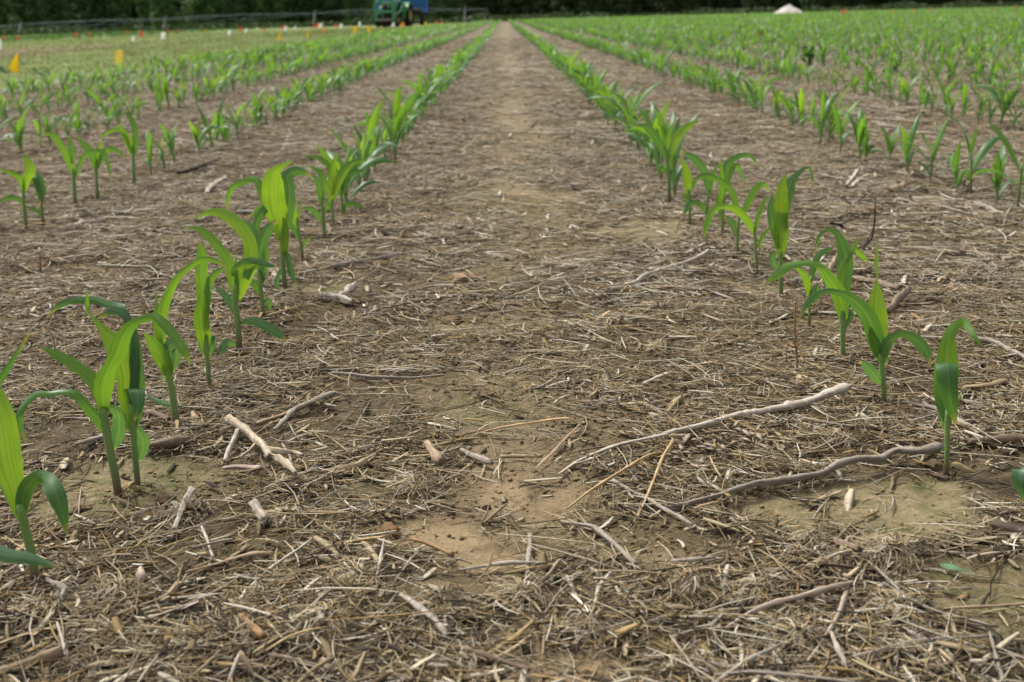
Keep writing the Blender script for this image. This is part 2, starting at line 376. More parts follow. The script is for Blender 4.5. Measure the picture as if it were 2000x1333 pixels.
# ---------------------------------------------------------------- ground sheet
def ground():
    ys = np.r_[-8, -4, -2, -1, -.4, 0, .3, .6, .7*1.0075**np.arange(0, 1030)]
    tt = np.r_[-6, -4, -3, -2.2, -1.6, -1.2, -.95, -.8, -.7, -.62, np.linspace(-.56, .56, 360), .62, .7, .8, .95, 1.2, 1.6, 2.2, 3, 4, 6]
    Yg, T = np.meshgrid(ys, tt, indexing='ij'); X = T*(np.maximum(Yg, .7)+.3)
    m = masks(X, Yg); Z = gh(X, Yg, m)
    V = np.stack([X, Yg, Z], -1).reshape(-1, 3)
    r, c = X.shape; idx = np.arange(r*c).reshape(r, c)
    F = np.stack([idx[:-1, :-1], idx[:-1, 1:], idx[1:, 1:], idx[1:, :-1]], -1).reshape(-1, 4)
    wob = (fbm(X*.8, Yg*.25, 61, 3)-.5)*1.1
    grass = sstep(-4.0, -4.6, X+wob)
    brown = sstep(-9.6, -10.6, X+wob*2.5)*(1-sstep(-21, -23, X+wob*3))*sstep(8, 12, Yg)*sstep(46, 36, Yg)
    brown *= .55+.45*sstep(.35, .55, fbm(X*.5, Yg*.3, 66, 3))
    green = sstep(-21, -24, X+wob*3)
    far = sstep(3.5, 14, Yg)
    me = npmesh('ground', V, F, np.stack([m[1].ravel(), m[0].ravel(), grass.ravel()], -1), True, 'mask')
    a = me.color_attributes.new('zone', 'FLOAT_COLOR', 'POINT')
    cc = np.ones((len(V), 4), np.float32); cc[:, 0] = brown.ravel(); cc[:, 1] = green.ravel(); cc[:, 2] = far.ravel(); a.data.foreach_set('color', cc.ravel())
    tag(link('ground', me, M['ground']), kind='structure')
ground()

# ---------------------------------------------------------------- straw, bark flakes, crumbs of soil (nobody could count them)
PAL = np.array([(.40, .358, .278), (.325, .262, .165), (.165, .127, .075), (.045, .036, .026), (.28, .200, .095), (.555, .51, .425)])
def sample(n, y0, y1, pw=1.0, clear=1.0, margin=.12, gate=.3):
    y = (y0**pw+(y1**pw-y0**pw)*rng.random(n*3))**(1/pw); wd = .425*y+margin+.05
    y = y[rng.random(n*3) < wd/wd.max()]; x = (rng.random(len(y))*2-1)*(.425*y+margin+.05)
    b, mo = masks(x, y); keep = rng.random(len(x)) > np.clip(b*clear, 0, .93)
    keep &= rng.random(len(x)) < gate+.95*sstep(.34, .60, fbm(x*7, y*5, 91, 4))
    keep &= ~((x < -4.4))
    x, y = x[keep][:n], y[keep][:n]
    return x, y
def tones(n, probs):
    k = rng.choice(len(PAL), n, p=np.array(probs)/sum(probs)); c = PAL[k]*(.72+.56*rng.random((n, 1)))
    return c*(1+.08*(rng.random((n, 3))-.5))
def strands(parts, x, y, L, W, flat, col, lift, bend=.5, tilt=.16):
    """tapered three-sided strands of three joints; flat < 1 presses them flat"""
    n = len(x); th = rng.random(n)*2*math.pi; z = gh(x, y)+lift
    dx, dy = np.cos(th), np.sin(th); px, py = -dy, dx
    cv = (rng.random(n)-.5)*bend; sl_ = (rng.random(n)-.5)*2*tilt
    V = np.zeros((n, 4, 3, 3))
    for i, s in enumerate((-.5, -.17, .17, .5)):
        along = s*L; off = cv*L*(s*s*2-.2); zz = z+sl_*along+.5*W*flat
        wv = W*(.55 if i in (0, 3) else 1)*.5
        for k, (a, h) in enumerate(((-1, -.4), (1, -.4), (.1, 1))):
            V[:, i, k, 0] = x+dx*along+px*(off+a*wv); V[:, i, k, 1] = y+dy*along+py*(off+a*wv); V[:, i, k, 2] = np.maximum(zz+h*wv*flat, z-lift-.001)
    base = np.arange(n)[:, None]*12
    f = [(i*3+k, i*3+(k+1) % 3, i*3+3+(k+1) % 3, i*3+3+k) for i in range(3) for k in range(3)]
    F = (base[:, :, None]+np.array(f)[None]).reshape(-1, 4)
    parts.append((V.reshape(-1, 3), F, np.repeat(col, 12, 0)))
def merge(parts):
    o = 0; Vs, Fs, Cs = [], [], []
    for V, F, c in parts: Vs.append(V); Fs.append(F+o); Cs.append(c); o += len(V)
    return np.vstack(Vs), np.vstack(Fs), np.vstack(Cs)
P = []
ZN = [(.86, 2.3, 92000, 1.0), (2.3, 5.2, 125000, 1.45), (5.2, 12, 100000, 2.4), (12, 32, 75000, 4.2)]
for zi, (y0, y1, n, k) in enumerate(ZN):
    x, y = sample(n, y0, y1, gate=(.08, .16, .26, .30)[zi]); n = len(x)
    L = k*np.clip(rng.lognormal(-4.0 if zi < 2 else -3.8, .6, n), .005, .09); W = k*np.clip(rng.lognormal(-7.0, .45, n), .0005, .0028)
    g = sstep(.35, .65, fbm(x*1.6, y*1.6, 123, 3))
    soft = (.30, .20, .18, .20, .06, .10) if zi > 0 else (.20, .28, .26, .14, .12, .05)
    ca = tones(n, soft); cb = tones(n, (.12, .28, .30, .12, .18, .01) if zi < 1 else (.20, .28, .24, .15, .10, .04)); pick = (rng.random(n) < g)[:, None]
    strands(P, x, y, L, W, .7, np.where(pick, ca, cb), rng.random(n)**1.6*.011*min(k, 2.2), .8, .24)
    # long thin stems
    m = n//34; x, y = sample(m, y0, y1); m = len(x)
    strands(P, x, y, k*(.04+.08*rng.random(m)), k*(.0011+.0014*rng.random(m)), .8, tones(m, (.32, .27, .2, .1, .08, .05)), rng.random(m)*.012*min(k, 2.2), .3, .07)
    # broader pressed strips: split bark and torn leaf pieces
    m = n//(12, 9, 6, 5)[zi]; x, y = sample(m, y0, y1); m = len(x)
    L = k*np.clip(rng.lognormal(-3.5, .5, m), .018, .12); W = k*np.clip(rng.lognormal(-5.65, .42, m), .0018, .008)
    strands(P, x, y, L, W, .16, tones(m, (.24, .24, .24, .18, .08, .04) if zi == 0 else (.32, .16, .14, .22, .04, .17)), rng.random(m)*.008*min(k, 2.2), .45, .14)
x, y = sample(9000, .86, 6, 1, 1); n = len(x)
strands(P, x, y, .008+.02*rng.random(n), .003+.005*rng.random(n), .14, tones(n, (.20, .28, .28, .14, .1, .03)), rng.random(n)*.008, .2, .35)
# chopped stalk pieces and flat torn leaf scraps, in drifts
for (y0, y1, n, k) in ((.88, 2.4, 1900, 1), (2.4, 5.5, 2800, 1.25), (5.5, 12, 4200, 1.9)):
    x, y = sample(n, y0, y1, gate=0); n = len(x); W = k*(.0018+.0034*rng.random(n)**1.8)
    strands(P, x, y, np.maximum(W*6, k*(.018+.06*rng.random(n)**1.4)), W, .7, tones(n, (.30, .27, .20, .14, .06, .06)), .002+rng.random(n)*.008, .3, .10)
    m = n//2; x, y = sample(m, y0, y1, gate=0); m = len(x); W = k*(.005+.007*rng.random(m))
    strands(P, x, y, np.maximum(W*3.2, k*(.018+.035*rng.random(m))), W, .07, tones(m, (.26, .28, .30, .12, .07, .02)), .002+rng.random(m)*.006, .35, .4)
V, F, C = merge(P)
tag(link('straw_litter', npmesh('straw_litter', V, F, C, False), M['straw']), 'grey and tan straw and stem bits strewn over the soil between corn rows', 'crop litter', kind='stuff')
# fine curly rootlets standing proud of the litter, in tufts
P = []
TUFT = [(1750,1085,.075,260),(1480,1165,.05,150),(810,945,.05,150),(1580,1060,.035,90),(1640,865,.04,110),(560,1020,.05,110),(1020,1180,.06,120),(700,1130,.06,130),(360,1000,.05,100),
 (1760,1190,.07,120),(860,1180,.05,110),(1350,1150,.05,110),(230,1170,.06,130),(1150,1240,.06,120),(1440,780,.06,120),(1380,690,.06,120),(1290,690,.05,90),(640,1240,.06,130),(90,1200,.05,110),(1560,1250,.06,110)]
def curls(x, y, z, L, W, col, th, el):
    n = len(x); K = 6; V = np.zeros((n, K, 2, 3)); px, py, pz = x.copy(), y.copy(), z.copy()
    az = th.copy(); e = el.copy(); daz = (rng.random(n)-.5)*1.1; de = -.25-.5*rng.random(n)
    for i in range(K):
        wv = W*(1-.7*i/(K-1))
        V[:, i, 0] = np.stack([px-np.sin(az)*wv, py+np.cos(az)*wv, pz], -1); V[:, i, 1] = np.stack([px+np.sin(az)*wv, py-np.cos(az)*wv, pz+wv*.8], -1)
        px = px+np.cos(az)*np.cos(e)*L/K; py = py+np.sin(az)*np.cos(e)*L/K; pz = np.maximum(pz+np.sin(e)*L/K, z-.004)
        az = az+daz+(rng.random(n)-.5)*.5; e = e+de
    f = np.array([(i*2, i*2+1, i*2+3, i*2+2) for i in range(K-1)])
    F = (np.arange(n)[:, None, None]*K*2+f[None]).reshape(-1, 4)
    P.append((V.reshape(-1, 3), F, np.repeat(col, K*2, 0)))
for (u, v, r, n) in TUFT:
    c = G(u, v); an = rng.random(n)*2*math.pi; rr = r*.35*np.sqrt(rng.random(n)); x = c.x+rr*np.cos(an); y = c.y+rr*np.sin(an)
    curls(x, y, gh(x, y)+.004+.016*(1-rr/(r*.36)), r*(.35+.55*rng.random(n)), .0003+.0004*rng.random(n), tones(n, (.25, .3, .25, .08, .12, .03)), an+(rng.random(n)-.5)*1.2, .55-.5*rng.random(n))
x, y = sample(6500, .88, 3.2); n = len(x)
curls(x, y, gh(x, y)+.003, .010+.028*rng.random(n), .0003+.0004*rng.random(n), tones(n, (.28, .3, .2, .06, .13, .06)), rng.random(n)*6.28, .1+.7*rng.random(n))
V, F, C = merge(P)
tag(link('root_fibre_litter', npmesh('root_fibre_litter', V, F, C, True), M['straw']), 'curly dry rootlets and fibre tufts lying on the soil', 'crop litter', kind='stuff')
# crumbs and granules of soil
def crumbs(n, y0, y1, s0, s1):
    y = y0+(y1-y0)*rng.random(n*2); wd = .425*y+.15; y = y[rng.random(n*2) < wd/wd.max()][:n]; x = (rng.random(len(y))*2-1)*(.425*y+.15)
    b, mo = masks(x, y); k = (rng.random(len(x)) > b*.75)&(rng.random(len(x)) < .15+1.1*sstep(.4, .65, fbm(x*9, y*9, 191, 3))) & (x > -4.4); x, y = x[k], y[k]; n = len(x)
    s = s0+(s1-s0)*rng.random(n)**3
    O = np.array([(1, 0, 0), (0, 1, 0), (-1, 0, 0), (0, -1, 0), (0, 0, .8), (0, 0, -.8)], float)
    V = O[None]*(s[:, None, None]*(.35+1.25*rng.random((n, 6, 1))))*np.array([1.15, .9, .6]); a = rng.random(n)*6.28
    X = V[..., 0]*np.cos(a)[:, None]-V[..., 1]*np.sin(a)[:, None]; Yv = V[..., 0]*np.sin(a)[:, None]+V[..., 1]*np.cos(a)[:, None]
    V = np.stack([X+x[:, None], Yv+y[:, None], V[..., 2]+(gh(x, y)+s*.3)[:, None]], -1)
    f = np.array([(0, 1, 4), (1, 2, 4), (2, 3, 4), (3, 0, 4), (1, 0, 5), (2, 1, 5), (3, 2, 5), (0, 3, 5)])
    F = (np.arange(n)[:, None, None]*6+f[None]).reshape(-1, 3)
    bb = np.clip((b[k]-.25)*2, 0, 1)[:, None]; c = (np.array([(.105, .076, .043)])*(1-bb)+np.array([(.21, .16, .095)])*bb)*(.6+.8*rng.random((n, 1))); return V.reshape(-1, 3), F, np.repeat(c, 6, 0)
V, F, C = merge([crumbs(60000, .86, 2.4, .0008, .0042), crumbs(30000, 2.4, 6, .0012, .006)])
tag(link('soil_crumbs', npmesh('soil_crumbs', V, F, C, False), M['crumb']), 'brown crumbs of soil scattered over the ground', 'soil crumbs', kind='stuff')

# ---------------------------------------------------------------- grass of the mown strip at the left
def blades(n, x0, x1, y0, y1, h0, h1, wd, lo=0, hi=1):
    y = y0*(y1/y0)**rng.random(n); x = x0+(x1-x0)*rng.random(n); k = (np.abs(x) < .46*y+3) & (fbm(x*.9, y*.5, 140, 3) > .34); x, y = x[k], y[k]; n = len(x)
    h = (h0+(h1-h0)*rng.random(n))*(.6+.8*fbm(x*.7, y*.7, 141, 3)); a = rng.random(n)*6.28; lean = .3+.9*rng.random(n); z = gh(x, y)
    ww = wd*np.maximum(1, y/14)
    V = np.zeros((n, 3, 3)); V[:, 0] = np.stack([x-np.sin(a)*ww, y+np.cos(a)*ww, z], -1); V[:, 1] = np.stack([x+np.sin(a)*ww, y-np.cos(a)*ww, z], -1)
    V[:, 2] = np.stack([x+np.cos(a)*h*lean, y+np.sin(a)*h*lean, z+h], -1)
    t = np.repeat((lo+(hi-lo)*rng.random(n))[:, None], 3, 1)
    return V.reshape(-1, 3), np.arange(n*3).reshape(-1, 3), np.repeat(t, 3, 0)
V, F, C = merge([blades(45000, -10.8, -4.3, 9, 90, .015, .04, .004, .1, .8), blades(16000, -24, -10, 20, 90, .02, .06, .006, .5, 1)])
tag(link('grass', npmesh('grass', V, F, C), M['grass']), 'short olive grass of the mown strip left of the corn', 'grass', kind='stuff')
# ---------------------------------------------------------------- corn seedlings
PROF = [(0, .42), (.12, .66), (.38, 1), (.6, .9), (.82, .52), (1, .03)]
def blade(P3, width, tint, rots=(0,), cup=.22, nseg=18, nw=6, view=None, side0=None, ripple=.05, seed=0):
    """a leaf blade along the midrib P3; returns verts, faces, uvs"""
    pw = width if isinstance(width, (list, tuple)) else None
    rows = crom([tuple(p) for p in P3], nseg); n = nseg+1; tt = np.linspace(0, 1, n)
    if pw is not None: W = np.interp(tt, np.linspace(0, 1, len(pw)), pw)
    else: W = width*np.interp(tt, [a for a, b in PROF], [b for a, b in PROF])
    R = np.interp(tt, np.linspace(0, 1, len(rots)), rots) if len(rots) > 1 else np.full(n, rots[0])
    r_ = random.Random(seed); ph = r_.random()*6; fq = 2+3*r_.random()
    vs, uv = [], []; prev = None
    for i in range(n):
        p = Vector(rows[i]); t = (Vector(rows[min(i+1, n-1)])-Vector(rows[max(i-1, 0)])).normalized()
        if view is not None: s = t.cross((p-view).normalized())
        else: s = Vector(side0)-t*t.dot(Vector(side0))
        if s.length < .25 and prev is not None: s = s*.5+prev*.5 if s.dot(prev) >= 0 else prev*.5-s*.5
        s.normalize()
        if prev is not None and s.dot(prev) < 0: s = -s
        if prev is not None: s = (s*.65+prev*.35).normalized()
        prev = s.copy()
        s = Matrix.Rotation(math.radians(R[i]), 3, t) @ s; nn = s.cross(t).normalized()
        for j in range(nw+1):
            a = -1+2*j/nw; w_ = W[i]/2
            rp = ripple*W[i]*abs(a)**2*math.sin(fq*tt[i]*6.28+ph+(1.9 if a > 0 else 0))*(tt[i]*(1-tt[i])*4)
            q = p+s*(a*w_*(1-.12*cup))+nn*(cup*w_*(abs(a)**1.4-.4)+rp); vs.append(q); uv.append((j/nw, tt[i]))
    fs = [(i*(nw+1)+j, i*(nw+1)+j+1, (i+1)*(nw+1)+j+1, (i+1)*(nw+1)+j) for i in range(nseg) for j in range(nw)]
    return vs, fs, uv
def blade_mesh(vs, fs, uv, off):
    me = bpy.data.meshes.new('leaf'); me.from_pydata([tuple(Vector(v)-off) for v in vs], [], fs); me.update()
    l = me.uv_layers.new(name='UVMap')
    for lp in me.loops: l.data[lp.index].uv = uv[lp.vertex_index]
    me.polygons.foreach_set('use_smooth', [True]*len(me.polygons)); return me
def stalk_mesh(pts, rad, off):
    b = MB(); q = crom([(*p, r) for p, r in zip(pts, rad)], 10)
    b.tube([Vector(x[:3])-off for x in q], [max(.0008, x[3]) for x in q], 10)
    me = bpy.data.meshes.new('stalk'); me.from_pydata(b.v, [], b.f); me.update(); me.polygons.foreach_set('use_smooth', [True]*len(me.polygons)); return me

def L(s, w, tint=.3, rot=(0,), dy=None, cup=.22):
    return ([tuple(map(float, p.split(','))) for p in s.split()], w, tint, rot, dy, cup)
HERO = [
 ('L1', 'with drooping leaves, mostly cut off by the left frame edge', (-118,1262), '-118,1262 -112,1180 -105,1110', 20, [
   L('-108,1120 -85,1065 -50,1052 0,1082 60,1092 123,1111', [16,28,34,30,22,2], .85, dy=-.06),
   L('-100,1100 -70,900 -35,790 0,742 30,695 58,650', [20,30,32,28,14,2], .55, dy=.02)]),
 ('L1', 'big bright one at the left edge with a broad leaf arching right', (69,1142), '69,1142 62,1085 51,1040 43,1005 38,985', 18, [
   L('40,1010 27,950 12,900 4,850 -6,800 -28,755 -62,742', [18,34,58,64,60,44,6], .12, dy=.02),
   L('42,1005 46,970 54,950 68,936 87,934 107,960 120,995 127,1025 131,1047', [22,30,30,26,26,36,34,18,2], .75, dy=(0,0,0,-.01,-.03,-.045,-.05,-.05,-.05)),
   L('38,1010 20,965 0,930 -25,900', [14,24,22,8], .3, dy=.03)]),
 ('L1', 'with one thin leaf arching left and one twisting over the right neighbour', (231,962), '231,962 226,935 217,890 209,850 203,815 201,790', 16, [
   L('208,800 216,797 229,806 233,820 231,850 222,881', [10,20,27,28,22,2], .95, dy=.02),
   L('212,850 197,824 178,805 160,782 142,768 120,766 97,770 70,771 48,790 38,812 41,838 52,867', [16,26,20,22,20,12,14,16,18,14,10,2], .5, (0,0,25,40,20,50,0,-20), dy=-.02),
   L('202,800 192,768 184,748 165,727 135,707 107,691 78,677', [16,24,27,24,22,18,2], .3, dy=.02),
   L('203,812 202,760 212,722 229,692 237,667 248,646 262,632 281,623 300,619 309,623 330,644 348,668 360,686 372,712', [18,26,38,36,22,34,32,24,14,16,20,18,20,2], .32, dy=(0,-.01,-.02,-.025,-.03,-.03,-.03,-.03,-.03,-.035,-.04,-.045,-.05,-.05))]),
 ('L1', 'with a folded leaf hugging its stalk and a broad bright blade leaning left', (269,950), '269,950 266,915 262,870 260,830 256,790', 12, [
   L('260,838 270,842 279,862 277,885 270,903', [12,22,27,20,2], .95, dy=.015),
   L('261,846 250,815 249,782 256,762 266,762 270,783 268,805 263,822', [12,24,26,24,28,29,18,2], .75, 'H', dy=(0,.004,.008,.004,-.008,-.016,-.018,-.014), cup=.15),
   L('258,835 248,770 247,735 238,700 222,672 205,648 187,627 173,610 169,603 170,588 171,564', [14,30,34,38,42,42,36,16,4,9,1], .05, dy=.02),
   L('262,835 266,770 267,705 264,662 257,640 246,618 230,607 212,610 190,622', [16,32,34,28,20,16,17,16,3], .8, dy=.035),
   L('262,800 262,690 254,640 240,606 225,597 206,594 188,586 166,587 142,587 116,597 90,620', [14,20,22,16,13,16,14,15,14,12,1], .85, dy=.08)]),
 ('L1', 'slim one with a tall blade bending right over the grey straw', (346,830), '346,830 341,800 336,765 330,735 326,715', 13, [
   L('338,792 320,788 302,781 285,770', [8,12,10,2], .9, dy=.03),
   L('330,742 323,712 307,684 293,664 281,650', [16,28,31,22,3], .2, dy=-.015),
   L('330,730 327,692 334,674 344,674 346,692 341,714 335,730', [12,22,24,24,22,14,2], .95, dy=.012),
   L('326,728 315,690 311,650 314,622 321,596 332,568 346,544 358,531 373,519 393,507 419,509 445,523', [18,24,24,22,22,20,17,13,12,11,11,2], .25, dy=.02),
   L('318,680 305,640 304,610 306,594 304,564', [8,10,13,6,1], .35, dy=.03)]),
 ('L1', 'narrow upright one with its leaves pressed together', (410,757), '410,757 407,730 405,700 402,675 400,650', 9.5, [
   L('403,690 398,655 392,620 393,592 394,572', [9,27,32,22,10], .12, dy=-.01),
   L('398,640 397,590 395,555 393,520 394,492 388,471', [14,22,27,25,25,3], .3, dy=.01),
   L('402,620 403,575 408,553 419,536 432,526 446,519', [12,17,18,16,12,2], .4, dy=.015),
   L('403,695 412,672 416,655 415,682 409,702', [5,10,11,9,2], .95, dy=.015),
   L('403,693 394,668 390,655 393,680 398,698', [5,10,11,9,2], .95, dy=.015)]),
 ('L1', 'spreading one with a chewed low leaf pointing right', (467,686), '467,686 466,650 463,620 459,585 459,555', 12.5, [
   L('469,632 486,627 506,631 530,643 559,665', [6,16,19,20,4], .9, dy=-.03),
   L('464,674 446,670 436,681 430,703', [6,17,20,3], 1, dy=-.03),
   L('458,610 446,585 431,569 417,557', [12,17,13,2], .85, dy=.02),
   L('459,575 449,520 432,490 410,464 391,449 364,443', [16,22,22,19,16,2], .28, dy=.02),
   L('461,585 476,545 488,510 489,478 476,452 449,425 421,414 396,419 382,428', [18,30,34,28,25,26,22,12,2], .1, dy=.03),
   L('480,545 492,505 498,468 488,443 464,427', [14,22,23,18,3], .6, dy=.05),
   L('455,540 456,527 466,518 480,511 496,510 512,514 526,518 545,521', [6,7,10,13,13,12,8,1], .7, dy=-.03),
   L('461,580 462,545 461,520 461,495', [6,8,6,1], .5, dy=0)]),
 ('L1', 'blue-green one with a limp leaf bending right behind the spreading one', (516,624), '516,624 512,590 509,560 507,525', 8.5, [
   L('511,578 500,558 488,545', [9,16,3], .8, dy=-.01),
   L('508,560 511,527 508,495 514,468 528,442 541,433', [12,18,22,24,20,6], .9, dy=-.01),
   L('510,550 517,512 518,482 512,458', [10,17,14,2], .35, dy=.02),
   L('507,520 500,470 501,440 508,420 519,407 507,411 486,425', [8,8,9,15,16,14,4], .6, dy=.03),
   L('515,592 523,586 527,597 518,610', [5,10,10,2], 1, dy=.01)]),
 ('L1', 'with one very broad upright bright blade and a thin leaf hooking left', (559,578), '559,578 555,545 552,510 551,475 552,440', 10, [
   L('551,475 546,436 536,400 533,366 534,341 546,328 572,315', [10,28,44,45,40,14,2], .02, dy=-.02, cup=.12),
   L('554,455 565,398 565,364 561,345 574,335 592,336 608,345', [14,26,25,20,24,18,4], .75, dy=.03),
   L('548,470 528,425 509,372 502,353 489,350 470,358 453,367 446,384 443,412', [10,12,14,14,15,13,11,9,2], .45, dy=.05),
   L('553,505 557,470 557,445 553,425', [10,15,14,3], .1, dy=-.035),
   L('555,488 563,503 569,532 578,556', [8,13,14,2], .95, dy=-.01),
   L('553,520 542,545 537,576', [5,10,3], .95, dy=-.01)]),
 ('L1', 'small slender one with upright pale leaves right of the broad blade', (592,515), '592,515 588,480 583,450 579,425', 6, [
   L('581,445 574,420 569,405 579,397', [8,16,15,3], .15, dy=-.01), L('584,468 571,442 561,424', [7,10,2], .7, dy=0),
   L('580,440 584,410 588,392', [5,6,1], .3, dy=.01), L('591,483 600,470 609,461', [5,6,1], .4, dy=0)]),
 ('L1', 'with leaves nodding left, seen against grey straw', (636,474), '636,474 632,440 630,410 627,385', 7, [
   L('628,400 625,370 616,348 605,345', [9,15,13,3], .7, dy=-.01), L('629,433 613,412 601,407 586,408', [6,12,10,2], .55, dy=-.01),
   L('629,392 632,352 620,332 605,327', [9,15,13,3], .35, dy=.02), L('634,420 638,400 642,385', [5,7,1], .4, dy=.01)]),
 ('L1', 'tall one with pointed leaf tip and a leaf streaming left', (652,450), '652,450 650,420 648,390', 6, [
   L('648,395 647,360 650,330 657,301', [10,15,13,2], .15, dy=-.01), L('648,380 643,328 622,309 591,305', [7,11,10,2], .45, dy=.02),
   L('650,392 659,362 671,340 690,317', [9,15,14,3], .2, dy=.03), L('650,415 640,395 632,388', [5,8,1], .6, dy=0)]),
 ('L1', 'with a low green leaf pointing right at the soil', (670,432), '670,432 668,400 666,370', 6, [
   L('669,420 676,402 688,398 711,405', [6,9,11,2], .5, dy=-.01), L('667,380 676,350 695,335 715,336', [8,13,12,2], .75, dy=0),
   L('666,375 668,335 690,318 712,312', [8,13,13,3], .5, dy=.02), L('666,380 655,350 650,345 640,350', [7,10,8,2], .4, dy=.01)]),
 ('R1', 'upright one behind the long wavy stick, its leaf folded over in front', (1848,917), '1848,917 1850,875 1850,830 1851,800', 10.5, [
   L('1851,830 1846,790 1844,745 1846,713 1849,712 1851,735 1856,775 1861,805 1867,829', [12,38,46,42,40,38,34,24,3], .72, 'H', dy=(0,.012,.018,.012,-.010,-.020,-.022,-.02,-.016), cup=.15),
   L('1850,790 1851,730 1850,695 1853,662 1862,640 1872,632 1882,629 1893,642 1904,659 1918,677', [16,34,42,42,34,22,16,16,12,2], .3, dy=(0,.01,.012,.014,.016,.018,.01,.0,-.01,-.015), cup=.15),
   L('1850,882 1845,876 1838,882', [4,7,2], .5, dy=-.01), L('1850,835 1842,812 1842,840', [5,11,3], .9, dy=.015), L('1850,815 1872,782 1876,770', [5,8,2], .1, dy=.02)]),
 ('R1', 'with a glowing pointed centre blade and two leaves arching left and right', (1728,784), '1728,784 1725,748 1722,712 1718,690', 11, [
   L('1723,752 1707,732 1691,714 1679,707', [8,22,22,4], 1, dy=-.02),
   L('1722,708 1727,682 1740,661 1753,655 1766,653 1789,664 1809,687 1817,712', [20,24,20,14,18,24,20,4], .7, (0,0,10,20,0,0), dy=-.03),
   L('1718,695 1709,658 1700,628 1682,601 1655,579 1622,569 1600,574 1577,592 1560,625', [22,34,34,30,24,11,11,12,2], .75, dy=-.03),
   L('1717,695 1714,632 1712,588 1712,556 1713,533 1711,514 1714,472', [16,36,40,28,3,9,1], .0, dy=.02, cup=.12),
   L('1718,700 1706,665 1700,640', [14,22,6], .3, dy=-.01)]),
 ('R1', 'with a long leaf arching left and a broad leaf folding back', (1647,707), '1647,707 1646,660 1645,630 1644,605', 10, [
   L('1647,625 1643,590 1634,565 1620,545 1602,522 1584,514 1563,515 1541,520 1518,536 1493,555', [16,28,31,26,22,12,13,18,18,2], .35, (0,0,0,10,40,30,0,0), dy=-.03),
   L('1648,605 1648,565 1650,530 1650,498 1641,466 1628,451 1612,451 1600,462 1591,496', [14,24,29,33,27,15,7,7,2], .6, dy=.03),
   L('1641,568 1643,525 1656,504 1669,482 1682,460', [9,13,12,10,1], .12, dy=.015), L('1649,645 1659,605 1661,620 1652,642', [7,15,14,3], .95, dy=.02),
   L('1652,505 1668,488 1684,501 1698,513', [8,10,11,2], .3, dy=.05)]),
 ('R1', 'small one half hidden behind the long arching leaf', (1580,638), '1580,638 1581,605 1582,570 1584,540', 6, [
   L('1583,582 1577,556 1568,534 1551,521', [9,15,13,3], .12, dy=-.01), L('1584,548 1588,525 1599,500 1617,488 1631,483', [9,14,13,11,2], .5, dy=.02),
   L('1583,572 1596,562 1592,586 1587,596', [5,13,11,2], .95, dy=.01)]),
 ('R1', 'stout upright one with a torn pale fold across its middle', (1526,586), '1526,586 1525,548 1525,515 1524,490', 8.5, [
   L('1524,505 1525,470 1526,440 1528,416', [10,26,29,20], .22, dy=-.008, cup=.12), L('1526,440 1526,392 1530,356 1536,341', [18,28,22,2], .05, dy=-.004, cup=.12),
   L('1520,485 1508,432 1505,405 1511,375', [8,17,15,3], .7, dy=.012), L('1530,440 1538,382 1545,356 1557,341 1570,330 1582,329 1587,352 1575,363', [14,17,23,24,12,6,4,2], .85, dy=.03),
   L('1523,522 1512,516 1508,497 1516,491', [6,14,14,4], 1, dy=-.01)]),
 ('R1', 'slim forked one with a bright leaf hanging down to the left', (1481,538), '1481,538 1477,500 1475,470 1473,440', 6.5, [
   L('1474,455 1452,422 1429,406 1407,404 1391,413 1380,440 1373,468', [10,15,14,11,13,13,2], .15, dy=-.03), L('1474,450 1483,417 1496,390 1506,382', [8,10,9,1], .2, dy=.01),
   L('1480,484 1492,458 1509,441', [6,9,2], .4, dy=0)]),
 ('R1', 'with a thin leaf bowing left and a curled leaf tip at right', (1440,507), '1440,507 1440,470 1442,440 1445,412', 6.5, [
   L('1441,420 1436,394 1427,372 1409,354 1388,345 1368,345 1349,357', [10,13,12,11,11,10,2], .45, dy=-.02), L('1448,425 1464,390 1476,368 1492,360 1502,371', [9,14,14,13,3], .3, dy=.02),
   L('1437,458 1428,432 1415,424', [7,15,4], 1, dy=-.01)]),
 ('R1', 'bushy one with a leaf tip hanging far to the right', (1411,471), '1411,471 1411,440 1412,400 1412,380', 6.5, [
   L('1411,425 1410,382 1409,350 1408,309', [8,13,11,1], .15, dy=-.01), L('1413,380 1417,330 1430,312 1450,304 1467,305 1481,326', [8,15,16,12,8,2], .7, dy=.01),
   L('1416,375 1430,330 1441,326 1453,358', [8,11,11,2], .4, dy=.03), L('1410,430 1403,392 1400,378', [7,13,3], .35, dy=.01)]),
 ('R1', 'with a low leaf curving left over mossy soil', (1379,440), '1379,440 1381,400 1384,370', 6, [
   L('1380,416 1364,397 1346,400 1334,423', [7,11,11,2], .75, dy=-.02), L('1384,378 1377,339 1357,310 1329,297', [9,16,17,4], .8, dy=.0), L('1385,380 1392,342 1406,317', [8,12,2], .3, dy=.02)]),
 ('R1', 'pale leaved one close behind the mossy patch', (1347,439), '1347,439 1347,400 1344,370', 6, [
   L('1345,385 1341,340 1331,309', [10,19,4], .12, dy=-.01), L('1346,375 1359,350 1373,344', [7,10,2], .5, dy=.01), L('1347,405 1337,380 1331,378', [5,9,2], .6, dy=0)]),
 ('R1', 'tall one with leaves spreading wide in a fan', (1308,395), '1308,395 1306,350 1303,310 1303,290', 8, [
   L('1303,308 1279,267 1260,247 1239,247', [12,17,16,3], .7, dy=-.01), L('1301,300 1305,266 1314,242', [8,11,2], .15, dy=.01),
   L('1305,312 1318,275 1333,255 1350,243 1364,231', [12,18,18,13,2], .2, dy=.02), L('1305,340 1292,330 1284,345', [6,10,2], .6, dy=.0), L('1306,345 1316,335 1319,360', [6,10,2], .9, dy=.0)]),
